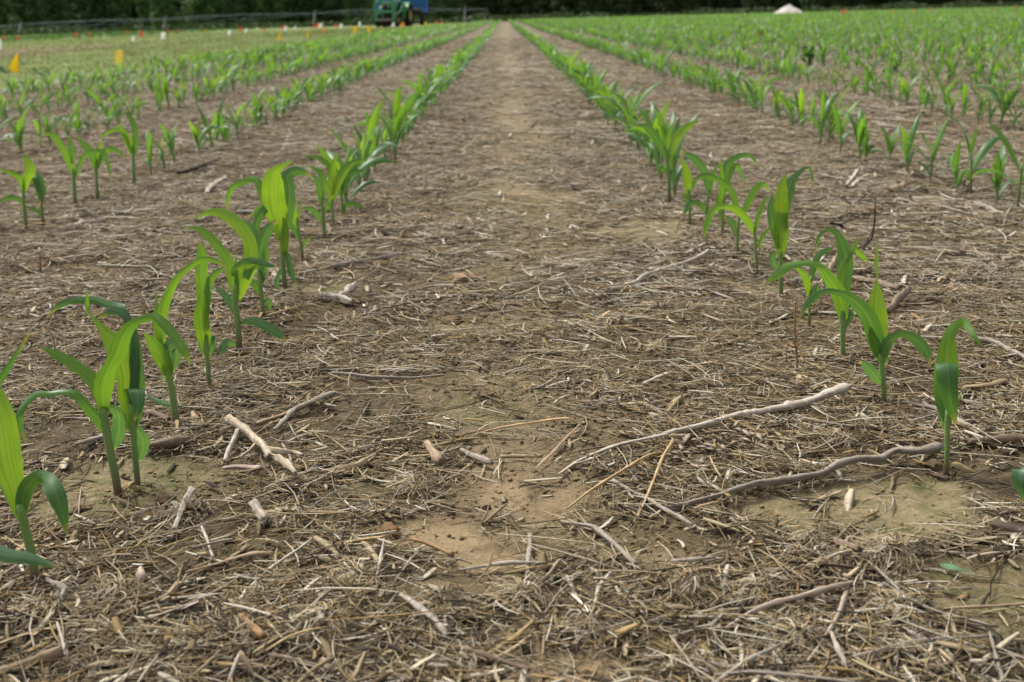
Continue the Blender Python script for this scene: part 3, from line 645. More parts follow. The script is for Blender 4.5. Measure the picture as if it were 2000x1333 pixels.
 ('L2', 'front one at the left edge with a bright upright leaf', (52,452), '52,452 48,410 45,370', 7, [
   L('46,378 40,350 22,338 -2,331', [8,12,11,2], .35, dy=-.01), L('46,375 52,348 60,332 52,312 44,302', [9,17,21,17,3], .1, dy=.01), L('47,403 38,391 20,386 -4,396', [6,10,10,2], .6, dy=-.01)]),
 ('L2', 'with a bluish leaf hanging along its stalk at the left edge', (85,441), '85,441 81,400 78,365', 6, [
   L('79,390 71,352 68,343 78,353 82,376 77,402', [8,13,14,15,14,3], .9, dy=-.01), L('78,375 66,345 56,330 47,310', [8,16,15,2], .3, dy=.01), L('82,420 64,408 49,404', [5,10,2], .7, dy=0)]),
 ('L2', 'with a wide leaf bowing left and a thin one arching right', (147,407), '147,407 145,370 143,330', 7.5, [
   L('143,338 131,306 116,281 101,262 84,264', [10,14,15,13,4], .3, dy=-.01), L('142,320 140,290 134,267', [8,13,4], .4, dy=.01), L('148,345 160,311 175,297 192,295 205,300 212,326 217,351', [6,8,9,8,8,7,1], .5, dy=-.01)]),
 ('L2', 'with three leaves splayed and a drooping tip at right', (191,394), '191,394 189,360 187,322', 7, [
   L('187,330 179,300 166,285 150,267', [10,14,14,3], .5, dy=-.01), L('188,325 192,300 198,274', [9,12,2], .2, dy=.01), L('190,328 203,298 222,292 246,306', [8,11,11,2], .4, dy=.0)]),
 ('L2', 'tall one with leaf tips curling over at the top', (262,366), '262,366 261,335 260,297', 7, [
   L('260,305 252,280 243,262 231,243', [9,15,15,4], .15, dy=-.01), L('261,302 265,270 260,240 248,222 239,226', [8,13,12,10,2], .6, dy=.01), L('258,300 240,258 222,254 204,263 194,273', [6,9,9,8,1], .25, dy=-.01)]),
]
SIDES = {'L': 'left', 'R': 'right'}
def rowname(r): return '%s row %s of the track' % (ordn(int(r[1:])), SIDES[r[0]])
CORN = []            # (row, Y, root)
NIND = 0
def parse(s): return [tuple(map(float, p.split(','))) for p in s.split()]
def tintcol(t): return (min(1, max(0, t+rnd.uniform(-.06, .06))), rnd.uniform(.86, 1.14), 0, 1)
HB = []
for hi, (row, desc, base, st, sw, leaves) in enumerate(HERO):
    b = G(*base); z0 = gz(b.x, b.y); off = Vector((b.x, b.y, z0)); Y = b.y; dep = (RCI @ (b-EYE)).z*-1; k = dep/FPX
    root = empty('corn_plant', off, None, 'corn plant', 'young corn plants standing in rows'); root['desc_'] = desc
    CORN.append((row, Y, b.x, root, desc)); HB.append((b.x, b.y)); NIND += 1
    sp = parse(st); n = len(sp)
    p3 = [PY(u, v, Y) for u, v in sp]; p3[0] = Vector((p3[0].x, p3[0].y, z0-.006))
    rad = [sw*k/2*(1.0 if i < n-1 else .75) for i in range(n)]
    o = link('stalk', stalk_mesh(p3, rad, off), M['stalk'], root); o.color = tintcol(.3)
    for li, (pts, wd, tint, rot, dy, cup) in enumerate(leaves):
        m = len(pts)
        if dy is None: dy = 0
        dys = dy if isinstance(dy, tuple) else [dy*(i/(m-1))**.8 for i in range(m)]
        P3 = [PY(u, v, Y+dd) for (u, v), dd in zip(pts, dys)]
        W = [x*k for x in wd]
        hz = rot == 'H'
        vs, fs, uv = blade(P3, W, tint, (0,) if hz else rot, cup, max(14, 3*m), 6, view=None if hz else EYE, side0=(1, 0, 0) if hz else None, seed=hi*10+li)
        o = link('leaf', blade_mesh(vs, fs, uv, off), M['leaf'], root); o.color = tintcol(tint)
# (each near seedling also keeps a withered first leaf at its foot)
for (row, Yp, xp, root, ds), (bx, by) in zip(list(CORN), HB):
    a = rnd.uniform(0, 6.28); d_ = Vector((math.cos(a), math.sin(a), 0)); off = Vector(root.location); q0 = off+Vector((0, 0, .008))
    vs, fs, uv = blade([q0, q0+d_*.010+Vector((0, 0, .006)), q0+d_*.020+Vector((0, 0, .001)), q0+d_*.032+Vector((0, 0, -.003))], [.004, .008, .008, .001], 1, (0, 40, 80), .5, 10, 4, side0=(-d_.y, d_.x, 0), seed=int(bx*1000))
    link('withered_leaf', blade_mesh(vs, fs, uv, off), M['withered'], root)
# ---- seedlings of the blurred rows: a set of kinds, copied and turned
def make_kind(r):
    """returns stalk pts/rad and leaves (midrib, width, side, tint)"""
    h = r.uniform(.078, .115); lean = Vector((r.uniform(-.016, .016), r.uniform(-.016, .016), 0))
    sp = [Vector((0, 0, -.006)), Vector((0, 0, h*.4))+lean*.3, Vector((0, 0, h))+lean]; rad = [.0034, .0036, .0028]
    n = r.choice((4, 5, 5, 6)); az = r.uniform(0, 6.28); lv = []
    for i in range(n):
        f = i/(n-1); a = az+math.pi*i+r.uniform(-.5, .5); d = Vector((math.cos(a), math.sin(a), 0))
        z = h*(.25+.72*f); ln = (.06+.11*math.sin(math.pi*min(1, f*.85+.12)))*r.uniform(.85, 1.2); wd = (.011+.0125*math.sin(math.pi*(f*.8+.15)))*r.uniform(.85, 1.2)
        el = math.radians(r.uniform(56, 72)+f*16); dr = math.radians(r.uniform(30, 145)*(1-.55*f)); p = Vector((0, 0, z))+lean*f; pts = [p.copy()]; N = 7
        for j in range(N):
            t = (j+.5)/N; e = el-dr*t**1.6; p = p+(d*math.cos(e)+Vector((0, 0, math.sin(e))))*(ln/N); pts.append(p.copy())
        lv.append((pts, wd, Vector((-d.y, d.x, 0)), .95-.85*f+r.uniform(-.1, .1), r.uniform(-95, 95)))
    return sp, rad, lv
KINDS = []; KRAW = []
for q in range(26):
    r = random.Random(100+q); sp, rad, lv = make_kind(r); KRAW.append((sp, rad, lv))
    sm = stalk_mesh(sp, rad, Vector((0, 0, 0))); sm.materials.append(M['stalk']); ms = []
    for li, (pts, wd, sd, ti, tw) in enumerate(lv):
        me = blade_mesh(*blade(pts, wd, ti, (0, tw*.4, tw), .3, 10, 4, side0=sd, seed=q*9+li), Vector((0, 0, 0))); me.materials.append(M['leaf']); ms.append((me, ti))
    KINDS.append((sm, ms))
def row_x(r):
    k = int(r[1:])
    return (-.455-(k-1)*.81) if r[0] == 'L' else (.49+(k-1)*.80)
SPOTS = []; TALL = set()
EXTRA = {'R2': [(1988,412),(1948,398),(1896,378),(1871,374),(1816,362),(1772,346),(1735,325),(1690,316),(1680,319),(1641,302),(1619,286),(1602,288)],
         'L2': [(296,350),(323,338),(343,330),(390,305),(416,297),(445,288)]}
rowlist = ['L%d' % k for k in range(1, 6)]+['R%d' % k for k in range(1, 80)]
for row in rowlist:
    x0 = row_x(row); hs = [b for (rr, Yh, xh, o_, d_), b in zip(CORN, HB) if rr == row]
    ex = [G(*p) for p in EXTRA.get(row, [])]; hs += [(e.x, e.y) for e in ex]
    for e in ex: SPOTS.append((row, e.x, e.y)); TALL.add((row, e.x, e.y))
    start = max((b[1] for b in hs), default=0)+.12; y = max(start, 1.15, (abs(x0)-.3)/.44); r = random.Random(hash(row) % 1000 if False else sum(map(ord, row)))
    while y < 152:
        x = x0+r.gauss(0, .016)+.05*math.sin(y*.07+x0)*min(1, y/20)
        if r.random() > .06 and not (row in ('L4', 'L5') and y > 85): SPOTS.append((row, x, y))
        y += max(.06, r.gauss(.13 if row in ('L1', 'R1') else .112, .042)) if y < 30 else (r.uniform(.16, .3) if y < 60 else r.uniform(.35, .6))
def inframe(x, y, m=0):
    p = proj((x, y, .06+gz(x, y))); return p is not None and -m < p[0] < 2000+m and p[1] < 1500
near = sorted([s for s in SPOTS if s[2] < 18 and inframe(*s[1:])], key=lambda s: s[2])
near = near[:300-NIND]; nearset = set(near); YMAX = max(s[2] for s in near)
PROTO = {}
for i, (row, x, y) in enumerate(near):
    q = rnd.randrange(26); rz = rnd.uniform(0, 6.28); sc = rnd.uniform(.72, 1.2)*(1.1 if row in ('L1', 'R1') else .95)
    if (row, x, y) in TALL: sc = rnd.uniform(.82, 1.08)
    if q not in PROTO:
        root = empty('corn_plant', (0, 0, 0), None, 'corn plant', 'young corn plants standing in rows'); kids = [link('stalk', KINDS[q][0], None, root)]
        for me, ti in KINDS[q][1]:
            o = link('leaf', me, None, root); o.color = tintcol(ti); kids.append(o)
        PROTO[q] = (root, kids)
    else:
        src, ks = PROTO[q]; root = src.copy(); COL.objects.link(root)
        for kd in ks:
            c = kd.copy(); c.parent = root; COL.objects.link(c)
            if kd.name.startswith('leaf'): c.color = (min(1, max(0, kd.color[0]+rnd.uniform(-.15, .12))), rnd.uniform(.85, 1.15), 0, 1)
    root.location = (x, y, gz(x, y)); root.rotation_euler = (rnd.uniform(-.08, .08), rnd.uniform(-.08, .08), rz); root.scale = (sc, sc, sc)
    CORN.append((row, y, x, root, None))
byrow = {}
for c in CORN: byrow.setdefault(c[0], []).append(c)
for row, lst in byrow.items():
    lst.sort(key=lambda c: c[1]); n = 0
    for c in lst:
        if inframe(c[2], c[1], 40) or c[4]: n += 1
        o = c[3]
        if c[4]: o['label'] = 'corn seedling '+c[4]; del o['desc_']
        else: o['label'] = 'blurred corn seedling, %s from the front in the %s' % (ordn(n), rowname(row))
# ---- the thousands farther off, as one sheet of seedlings
def far_corn():
    rows = [s for s in SPOTS if s not in nearset and s[2] > 3]
    rows = [s for s in rows if abs(s[1]) < .43*s[2]+2.5]
    protos = {}
    for lod in (0, 1):
        lst = []
        for sp, rad, lv in KRAW:
            V, F, C = [], [], []
            b = MB(); b.tube([p for p in sp], rad, 4, False); V += b.v; F += list(b.f); C += [(.45, .8, 0)]*len(b.v)
            for pts, wd, sd, ti, tw in lv[(1 if lod else 0):]:
                vs, fs, uv = blade(pts, wd*(1.25 if lod else 1.05), ti, (0, tw*.4, tw), .3, 3 if lod else 6, 1 if lod else 2, side0=sd)
                n = len(V); V += [tuple(v) for v in vs]; F += [tuple(i+n for i in f) for f in fs]; C += [(min(1, max(0, ti)), 1, 0)]*len(vs)
            lst.append((np.array(V), np.array(F), np.array(C, float)))
        protos[lod] = lst
    Vs, Fs, Cs = [], [], []; o = 0; groups = {}
    for s in rows: groups.setdefault((0 if s[2] < 24 else 1, rnd.randrange(26)), []).append(s)
    for (lod, q), ss in groups.items():
        V, F, C = protos[lod][q]; n = len(ss); a = rng.random(n)*6.28; X = np.array([s[1] for s in ss]); Y = np.array([s[2] for s in ss])
        sc = (.72+.48*rng.random(n))*np.where(Y > 30, 1.12, 1.0)*np.where(Y > 60, 1.15, 1.0); Z = gh(X, Y)
        ca, sa = np.cos(a)*sc, np.sin(a)*sc
        P_ = np.stack([V[None, :, 0]*ca[:, None]-V[None, :, 1]*sa[:, None]+X[:, None], V[None, :, 0]*sa[:, None]+V[None, :, 1]*ca[:, None]+Y[:, None], V[None, :, 2]*sc[:, None]+Z[:, None]], -1)
        Vs.append(P_.reshape(-1, 3)); Fs.append((F[None]+(np.arange(n)*len(V))[:, None, None]).reshape(-1, 4)+o); o += n*len(V)
        cc = np.repeat(C[None], n, 0); cc[..., 1] *= (.85+.3*rng.random(n))[:, None]; cc[..., 0] = np.clip(cc[..., 0]+.06+.2*(rng.random(n)-.5)[:, None], 0, 1); Cs.append(cc.reshape(-1, 3))
    me = npmesh('corn_rows', np.vstack(Vs), np.vstack(Fs), np.vstack(Cs), True)
    tag(link('corn_rows', me, M['leafstuff']), 'countless small corn seedlings in rows running to the far wood', 'corn plants', kind='stuff')
far_corn()
# corn of the next plot beyond the bare strip at the far left
V, F, C = merge([blades(15000, -70, -23, 45, 150, .10, .2, .012, .35, 1)])
tag(link('green_crop_plants', npmesh('green_crop_plants', V, F, np.clip(C*.6, 0, 1)), M['leafstuff']), 'strip of green crop plants in front of the far wood at left', 'crop', kind='stuff')
# ---------------------------------------------------------------- sticks and stalk pieces one can tell apart
TONE = {'white': (.49, .465, .41), 'grey': (.325, .30, .262), 'tan': (.36, .285, .19), 'brown': (.22, .175, .128), 'dark': (.085, .062, .048), 'straw': (.55, .42, .23), 'pink': (.46, .40, .34), 'orange': (.32, .205, .10)}
# name, label, positions, widths in photo pixels, tone, lifts in mm, flat
ST = [
 ('stick', 'long wavy brown-grey stick ending at the foot of the front right corn seedling', '1293,992 1340,985 1400,967 1446,953 1510,939 1573,931 1608,924 1641,904 1680,896 1714,897 1735,888 1753,879 1787,881 1836,873', '8 9 10 11 13 13 12 14 14 15 14 15 15 16', 'grey', '2 3 5 8 10 12 10 12 14 12 12 13 12 14', 1),
 ('stick', 'long straight bleached stick, thickest at its raised right end', '1295,848 1345,838 1397,824 1460,808 1529,797 1600,776 1656,756', '10 12 13 14 14 15 18', 'white', '4 5 6 7 8 12 18', 1),
 ('stalk_piece', 'pale split strip running up to the left end of the long bleached stick', '1092,926 1150,890 1240,861 1302,849', '5 8 9 8', 'white', '3 4 5 6', .6),
 ('stick', 'pale tan stick broken short beside the forked branch', '463,843 450,872 440,901', '11 10 8', 'white', '14 6 2', 1),
 ('stick', 'knobbly pale stick lying slanted left of the grey stub', '339,1035 349,1012 357,993 366,972 373,957', '8 10 11 12 15', 'white', '3 4 4 5 6', 1),
 ('stick', 'thick brown log piece with split end behind the two left seedlings', '279,871 320,867 362,862', '15 17 18', 'brown', '2 2 2', 1),
 ('stalk_piece', 'flat grey-brown bark piece left of the thin-arched seedling', '150,866 178,859 204,853', '11 13 11', 'grey', '3 3 3', .6),
 ('stick', 'short split stub lying left of the slim seedling foot', '290,808 310,812 331,818', '12 13 11', 'brown', '3 3 3', 1),
 ('stick', 'thin tan stick, left one of a crossing pair near the forked branch', '500,828 530,819 560,808 600,790 635,768', '9 9 9 8 6', 'tan', '3 3 4 5 5', 1),
 ('stick', 'pale stick, right one of a crossing pair near the forked branch', '537,840 556,820 575,801 612,782 652,767', '9 9 9 8 8', 'white', '3 5 8 6 4', 1),
 ('stick', 'short thick pale stick piece right of the forked branch', '634,922 668,915 700,908 731,889', '10 13 12 9', 'tan', '3 4 4 3', 1),
 ('stick', 'stout grey stub with hollow end in the left foreground litter', '497,984 508,1000 520,1017', '19 20 17', 'grey', '3 3 3', 1),
 ('stalk_piece', 'long tan strip with a leafy flat end in the left foreground', '364,1116 415,1104 469,1088 500,1080 533,1078', '7 8 9 15 6', 'tan', '3 3 4 4 3', .5),
 ('stick', 'thin pale twig bent in the middle, centre left foreground', '487,1148 505,1130 525,1114 565,1085 609,1053', '5 6 7 6 5', 'white', '2 3 3 5 8', 1),
 ('stick', 'tan stick with a split upper end in the lower left foreground', '224,1202 270,1185 322,1166 346,1141', '8 7 7 12', 'tan', '2 3 4 5', 1),
 ('stick', 'slim straight tan stick, lower left below the split-ended one', '262,1220 332,1195 403,1173', '6 7 5', 'tan', '2 3 4', 1),
 ('stick', 'thick log piece at the bottom left corner', '-8,1316 25,1306 60,1292 114,1276', '20 22 22 18', 'tan', '2 2 3 5', 1),
 ('stick', 'smooth tan tube of stalk lying steeply, lower left centre', '472,1204 493,1224 515,1245', '15 16 16', 'orange', '3 3 3', 1),
 ('stalk_piece', 'bright yellow straw blade in the lower left foreground', '518,1272 540,1257 565,1243 600,1232 642,1224', '3 6 8 8 3', 'straw', '3 4 5 6 8', .5),
 ('stick', 'thin pale splinter standing nearly upright in the lower left foreground', '112,1216 122,1250 132,1288', '5 7 5', 'white', '16 10 3', .8),
 ('stalk_piece', 'flat greyish chip below the foot of the big left seedling', '94,1131 114,1143 134,1158', '13 16 13', 'grey', '3 3 3', .6),
 ('stalk_piece', 'grey chip lying at the left frame edge', '-2,1153 15,1143 32,1131', '9 10 5', 'grey', '4 4 4', .6),
 ('stick', 'long tan straw stem right of the big left seedling', '66,1068 140,1069 212,1061', '6 7 5', 'tan', '3 3 3', 1),
 ('stick', 'thin pale sliver crossing another below the left seedlings', '394,1028 405,1058 416,1088', '5 6 5', 'white', '6 5 2', .8),
 ('stick', 'thin pale twig lying level over the crossing sliver', '376,1069 415,1061 452,1054', '4 5 5', 'white', '8 8 6', 1),
 ('stick', 'thin tan stick between the bent pale twig and the left corner', '350,1214 385,1207 422,1198', '5 6 5', 'tan', '3 3 3', 1),
 ('boll_husk', 'pale upright husk shell in the left foreground', '275,1112 277,1124 275,1136', '8 20 8', 'pink', '6 4 4', .8),
 ('stick', 'pale split stick touching the bottom frame edge at left', '446,1338 458,1305 470,1275', '10 9 6', 'white', '2 4 8', 1),
 ('stick', 'brown-edged stick leaning right at the bottom frame edge at left', '470,1275 484,1300 500,1328', '6 8 6', 'tan', '12 8 3', 1),
 ('stick', 'thin brown twig running right along the lower left foreground', '526,1280 595,1293 668,1312', '5 6 4', 'brown', '3 4 3', 1),
 ('stick', 'pale flat splinter standing by the tuft of roots left of centre', '734,1138 742,1098 750,1052', '5 6 3', 'white', '2 8 16', .7),
 ('stick', 'pale thin stick pointing at the upright splinter', '664,1063 706,1055 750,1048', '6 6 7', 'straw', '4 5 6', 1),
 ('stick', 'amber stick fading to dark at its right end, centre foreground', '805,1054 842,1065 883,1083', '6 8 9', 'orange', '6 5 3', 1),
 ('stick', 'straight tan stick slanting up right in the centre foreground', '995,1200 1035,1157 1065,1128 1092,1096', '6 8 9 7', 'tan', '2 3 5 7', 1),
 ('stick', 'thin bowed pale stick lying crosswise in the centre foreground', '893,1114 945,1106 996,1100 1064,1099', '4 6 7 6', 'white', '3 4 5 4', 1),
 ('stalk_piece', 'short flat sliver standing across the bowed pale stick', '1030,1120 1033,1082 1035,1044', '7 9 8', 'grey', '2 4 3', .5),
 ('stick', 'bent grey-tan stick right of the centre sliver', '1099,1020 1132,1025 1164,1032 1200,1064 1242,1101', '7 8 10 9 10', 'grey', '3 3 4 4 3', 1),
 ('stick', 'mottled grey stick flaking to dark, lower centre left', '784,1163 815,1184 846,1209 872,1243', '10 13 12 10', 'grey', '4 5 5 3', 1),
 ('stick', 'long dark brown stem across the lower centre', '815,1248 870,1259 930,1275 1030,1308', '6 8 9 9', 'brown', '3 4 5 3', 1),
 ('stick', 'straight grey stick pointing down right beside the straw stems', '1197,939 1262,974 1352,1025', '6 8 8', 'grey', '8 5 3', 1),
 ('straw_stem', 'bent golden straw stem looping over the centre right litter', '1107,994 1147,964 1192,933 1230,911 1265,890 1292,884', '4 5 6 6 5 4', 'straw', '3 8 16 22 18 4', 1),
 ('straw_stem', 'bright straw stem leaning up steeply over the golden loop', '1245,1010 1266,965 1288,908 1314,860', '4 5 6 6', 'straw', '2 8 16 24', 1),
 ('stick', 'short forked pale sliver, centre bottom right of the slanted stick', '1163,1176 1172,1142 1193,1116', '7 7 6', 'white', '3 4 6', .7),
 ('stick', 'long thin pale stem along the bottom frame edge left of centre', '640,1307 720,1317 828,1307', '6 6 4', 'tan', '3 3 4', 1),
 ('stick', 'pinkish white split stick with a knob at its right end', '1415,1228 1460,1200 1513,1178 1590,1156 1664,1138', '6 9 10 10 8', 'pink', '3 4 6 9 10', 1),
 ('stick', 'light jointed stick pointing up steeply below the pinkish stick', '1569,1301 1608,1252 1624,1226 1636,1199 1654,1159', '6 10 9 12 9', 'pink', '2 4 5 6 6', 1),
 ('stick', 'short pale stick right beside the jointed one', '1624,1236 1637,1268 1651,1302', '6 10 11', 'white', '8 6 3', 1),
 ('stick', 'pale stick rising from the bottom frame edge, right of centre', '1390,1338 1450,1297 1522,1259', '9 9 5', 'white', '4 6 8', 1),
 ('stick', 'dark grey stem crossing the bottom right of the frame', '1400,1319 1478,1313 1570,1322 1670,1335', '6 9 9 8', 'grey', '6 8 8 6', 1),
 ('stick', 'thin grey stick under the dark stem at the bottom frame edge', '1490,1340 1508,1298 1528,1256', '6 7 5', 'grey', '2 4 6', 1),
 ('stick', 'long grey-tan stick, lower right, bending to level', '1668,1284 1720,1270 1780,1255 1855,1247 1938,1241', '8 9 9 7 6', 'grey', '3 3 4 5 6', 1),
 ('stick', 'slim grey stick pointing down at the bottom right corner', '1932,1236 1946,1283 1962,1338', '5 8 8', 'grey', '8 6 3', 1),
 ('stick', 'thin grey stem, upper one of two running down right in the right foreground', '1708,1107 1769,1164 1810,1187 1862,1208', '5 7 7 6', 'grey', '6 4 3 3', 1),
 ('stick', 'thin grey stem, lower one of two running down right in the right foreground', '1726,1138 1770,1165 1825,1192 1940,1224', '4 6 6 5', 'grey', '3 5 5 3', 1),
 ('stick', 'straight thin stem lying level at the right frame edge', '1844,1189 1920,1185 2010,1179', '4 6 6', 'tan', '3 4 5', 1),
 ('stick', 'dark slim stick above the pinkish stick', '1533,1097 1632,1104 1708,1116', '5 6 7', 'dark', '4 6 4', 1),
 ('wood_chip', 'square-cut brown wood chip by the big root tuft', '1632,1055 1653,1063 1676,1072', '13 15 14', 'brown', '6 7 8', .7),
 ('stick', 'thick dark log piece cut off by the right frame edge', '1944,1027 1975,1036 2015,1050', '18 24 26', 'dark', '2 2 2', 1),
 ('stick', 'grey stick with a bent tip left of the bottom right litter', '1313,1245 1348,1233 1384,1223 1409,1202', '6 8 8 7', 'grey', '3 4 4 6', 1),
 ('wood_chip', 'flat brown bark chip at the lower centre right', '1302,1184 1325,1187 1350,1191', '12 15 11', 'brown', '5 5 5', .5),
 ('stalk_piece', 'flat grey-brown splinter lying level right of centre', '1314,1095 1355,1092 1396,1089', '8 11 5', 'grey', '5 5 4', .6),
 ('stick', 'thin straight stem lying level in the right foreground soil', '1782,1151 1840,1150 1897,1150', '3 4 4', 'grey', '3 3 3', 1),
 ('stick', 'thin tan stem beside the flat splinter right of centre', '1334,1117 1378,1110 1424,1100', '4 5 4', 'tan', '3 4 4', 1),
 ('stick', 'grey stick passing behind the front right seedling stalk', '1766,786 1800,792 1832,799 1870,820 1912,847', '6 8 8 9 7', 'grey', '4 5 6 5 3', 1),
 ('stick', 'thick grey-brown stick right of the front right seedling', '1892,861 1945,859 2010,857', '12 15 15', 'brown', '3 4 4', 1),
 ('stick', 'pale stick at the right behind the front right seedling', '1884,757 1925,753 1965,744', '7 10 8', 'tan', '3 4 5', 1),
 ('stick', 'short thick stick sticking up right of the glowing seedling', '1730,609 1750,590 1772,566', '13 14 14', 'brown', '3 10 18', 1),
 ('stick', 'mottled grey branch at the right frame edge behind the front seedling', '1908,660 1950,672 2010,704', '8 10 11', 'grey', '5 5 3', 1),
 ('stick', 'thin grey stem above the long bleached stick', '1543,812 1605,824 1672,834', '5 6 5', 'grey', '3 4 3', 1),
 ('stick', 'pale stick slanting up behind the long-arched right seedling', '1572,614 1602,558 1640,492', '6 8 9', 'tan', '3 6 12', 1),
 ('stick', 'brown stick lying behind the pointed right seedling', '1668,543 1710,551 1756,563', '9 11 11', 'brown', '4 4 4', 1),
 ('stick', 'pale thick stick at the mossy spot right of the first left row', '636,577 660,582 688,589', '14 15 12', 'white', '3 4 3', 1),
 ('stick', 'pale stick laid across the thick one right of the first left row', '658,582 675,572 692,558', '10 12 13', 'white', '8 10 8', 1),
 ('stick', 'pale brown stick in mid distance between the rows at left', '715,469 750,468 781,469 832,478', '8 9 8 6', 'tan', '4 4 4 3', 1),
 ('stick', 'weathered stick pointing up right in the middle distance', '648,520 712,510 776,498', '7 8 7', 'grey', '4 5 5', 1),
 ('stick', 'white peeling stick in mid distance before the right row', '1189,567 1235,555 1265,536 1348,510 1382,491', '10 9 8 8 7', 'white', '4 5 6 6 6', 1),
 ('stick', 'short white stick between the long bleached stick and the track', '1256,751 1284,739 1312,727', '7 9 7', 'white', '4 5 5', 1),
 ('straw_stem', 'thin straw stem arching over the green moss at centre', '940,845 985,834 1045,825 1092,818 1116,819 1132,832', '3 4 4 4 4 3', 'straw', '4 8 12 14 14 3', 1),
 ('straw_stem', 'flat pale straw leaf below the moss at centre', '1046,917 1081,881 1132,829', '5 6 4', 'tan', '3 4 6', .6),
 ('stick', 'thin grey stick lying level right of the green moss', '1135,785 1180,783 1222,781', '4 5 4', 'grey', '3 3 3', 1),
 ('stick', 'stout stub standing tilted left of the tan bare patch', '834,868 847,884 861,902', '15 19 18', 'tan', '6 5 4', 1),
 ('stick', 'rough brown-grey stick right of the tilted stub', '903,880 930,892 959,905', '9 12 10', 'grey', '3 3 3', 1),
 ('stick', 'tan stick lying level above the bare tan patch', '978,892 1015,891 1057,892', '6 8 7', 'tan', '3 3 3', 1),
 ('stick', 'long thin grey stick across the left side of the path', '648,728 744,737 800,738 866,733', '6 7 6 4', 'grey', '4 5 5 4', 1),
 ('straw_stem', 'brown bent straw stem right of the thick pale stick piece', '753,888 768,872 790,855 817,843', '3 4 4 3', 'orange', '2 8 14 14', 1),
 ('stick', 'long pale stick behind the left row at middle distance', '385,432 410,425 470,415 540,418', '7 9 8 5', 'grey', '5 5 5 4', 1),
 ('stick', 'grey stick pointing up right between first and second left rows', '130,444 160,437 196,431', '8 11 8', 'grey', '5 5 6', 1),
 ('stick', 'jointed pale stick between the left rows', '402,378 415,362 440,348', '8 8 7', 'white', '5 6 8', 1),
 ('stick', 'long dark grey stick between the left rows near the fan of seedlings', '350,338 400,322 432,311', '7 8 7', 'dark', '5 6 6', 1),
 ('stick', 'white pair-forming stick in the right middle distance, upper one', '1652,363 1668,345 1675,332', '6 7 5', 'white', '4 5 5', 1),
 ('stick', 'white stick in the right middle distance, lower and bent', '1662,366 1680,350 1698,343', '6 7 5', 'white', '4 5 5', 1),
 ('stick', 'pale stick below the second right row at middle distance', '1738,372 1765,362 1785,356', '8 9 6', 'tan', '5 5 5', 1),
 ('stick', 'light stick at right before the last seedlings of the second right row', '1905,397 1935,409 1962,420', '7 9 6', 'grey', '4 4 4', 1),
]
def uv_tube(name, paths, off, seed, flat=1.0, nside=14):
    """one mesh of one or more tapering, slightly knobbly limbs with UVs running along them"""
    V, F, UV = [], [], []; r_ = random.Random(seed)
    for pts, rad in paths:
        ln = sum((pts[i+1]-pts[i]).length for i in range(len(pts)-1)); n = max(8, min(44, int(ln/.006)))
        q = crom([(*p, r) for p, r in zip(pts, rad)], n); b0 = len(V); prev = None; s = 0; a0, a1 = r_.random()*6, r_.random()*6; rid = [r_.uniform(-.20, .14) for _ in range(nside)]
        for i in range(n+1):
            p = Vector(q[i][:3])+Vector((math.sin(s*60+a0), math.cos(s*73+a1), .6*math.sin(s*88+a1)))*q[i][3]*.22; t = (Vector(q[min(i+1, n)][:3])-Vector(q[max(i-1, 0)][:3])).normalized(); up = Vector((0, 0, 1))
            x = t.cross(up); x = x.normalized() if x.length > .2 else Vector((1, 0, 0)); y = x.cross(t).normalized()
            if i: s += (p-Vector(q[i-1][:3])).length
            R = max(.0004, q[i][3])*(1+.12*math.sin(s*95+a0)+.09*math.sin(s*230+a1)+r_.uniform(-.09, .09))
            if r_.random() < .08: R *= 1.25
            for k in range(nside):
                an = 2*math.pi*k/nside; rr = R*(1+.10*math.sin(3*an+a1+s*6)+rid[k]*(.6+.4*math.sin(s*31+k*2.1)))
                jag = t*(r_.uniform(-.2, 1.5)*R*(1 if i == n else -1)) if i in (0, n) else Vector((0, 0, 0)); V.append(p+x*(rr*math.cos(an))+y*(rr*math.sin(an)*flat)+jag-off); UV.append((k/nside, s))
        for i in range(n):
            for k in range(nside):
                F.append((b0+i*nside+k, b0+i*nside+(k+1) % nside, b0+(i+1)*nside+(k+1) % nside, b0+(i+1)*nside+k))
        for i, sg in ((0, -1), (n, 1)):
            c = Vector(q[i][:3])-off; dq = r_.uniform(-.4, .4)*q[i][3]; V.append(c+Vector((0, 0, dq))); UV.append((.3, s+.01))
            for k in range(nside):
                a, b = b0+i*nside+k, b0+i*nside+(k+1) % nside; F.append((len(V)-1, b, a) if sg < 0 else (len(V)-1, a, b))
    me = bpy.data.meshes.new(name); me.from_pydata([tuple(v) for v in V], [], F); me.update(); l = me.uv_layers.new(name='UVMap')
    for lp in me.loops: l.data[lp.index].uv = UV[lp.vertex_index]
    me.polygons.foreach_set('use_smooth', [True]*len(me.polygons)); return me
def ground_path(s, widths, lifts):
    pts, rad = [], []
    for (u, v), w_, l_ in zip(parse(s), widths, lifts):
        lz = (l_+3)/1000; p = G(u, v, lz); dep = -(RCI @ (p-EYE)).z; r = w_*dep/FPX/2; rad.append(r)
        q = G(u, v, lz+r*.7+gz(p.x, p.y)); pts.append(q)
    return pts, rad
def ff(s): return [float(x) for x in s.split()]
CATS = {'stick': 'stick', 'stalk_piece': 'stalk piece', 'straw_stem': 'straw stem', 'boll_husk': 'husk', 'wood_chip': 'wood chip'}
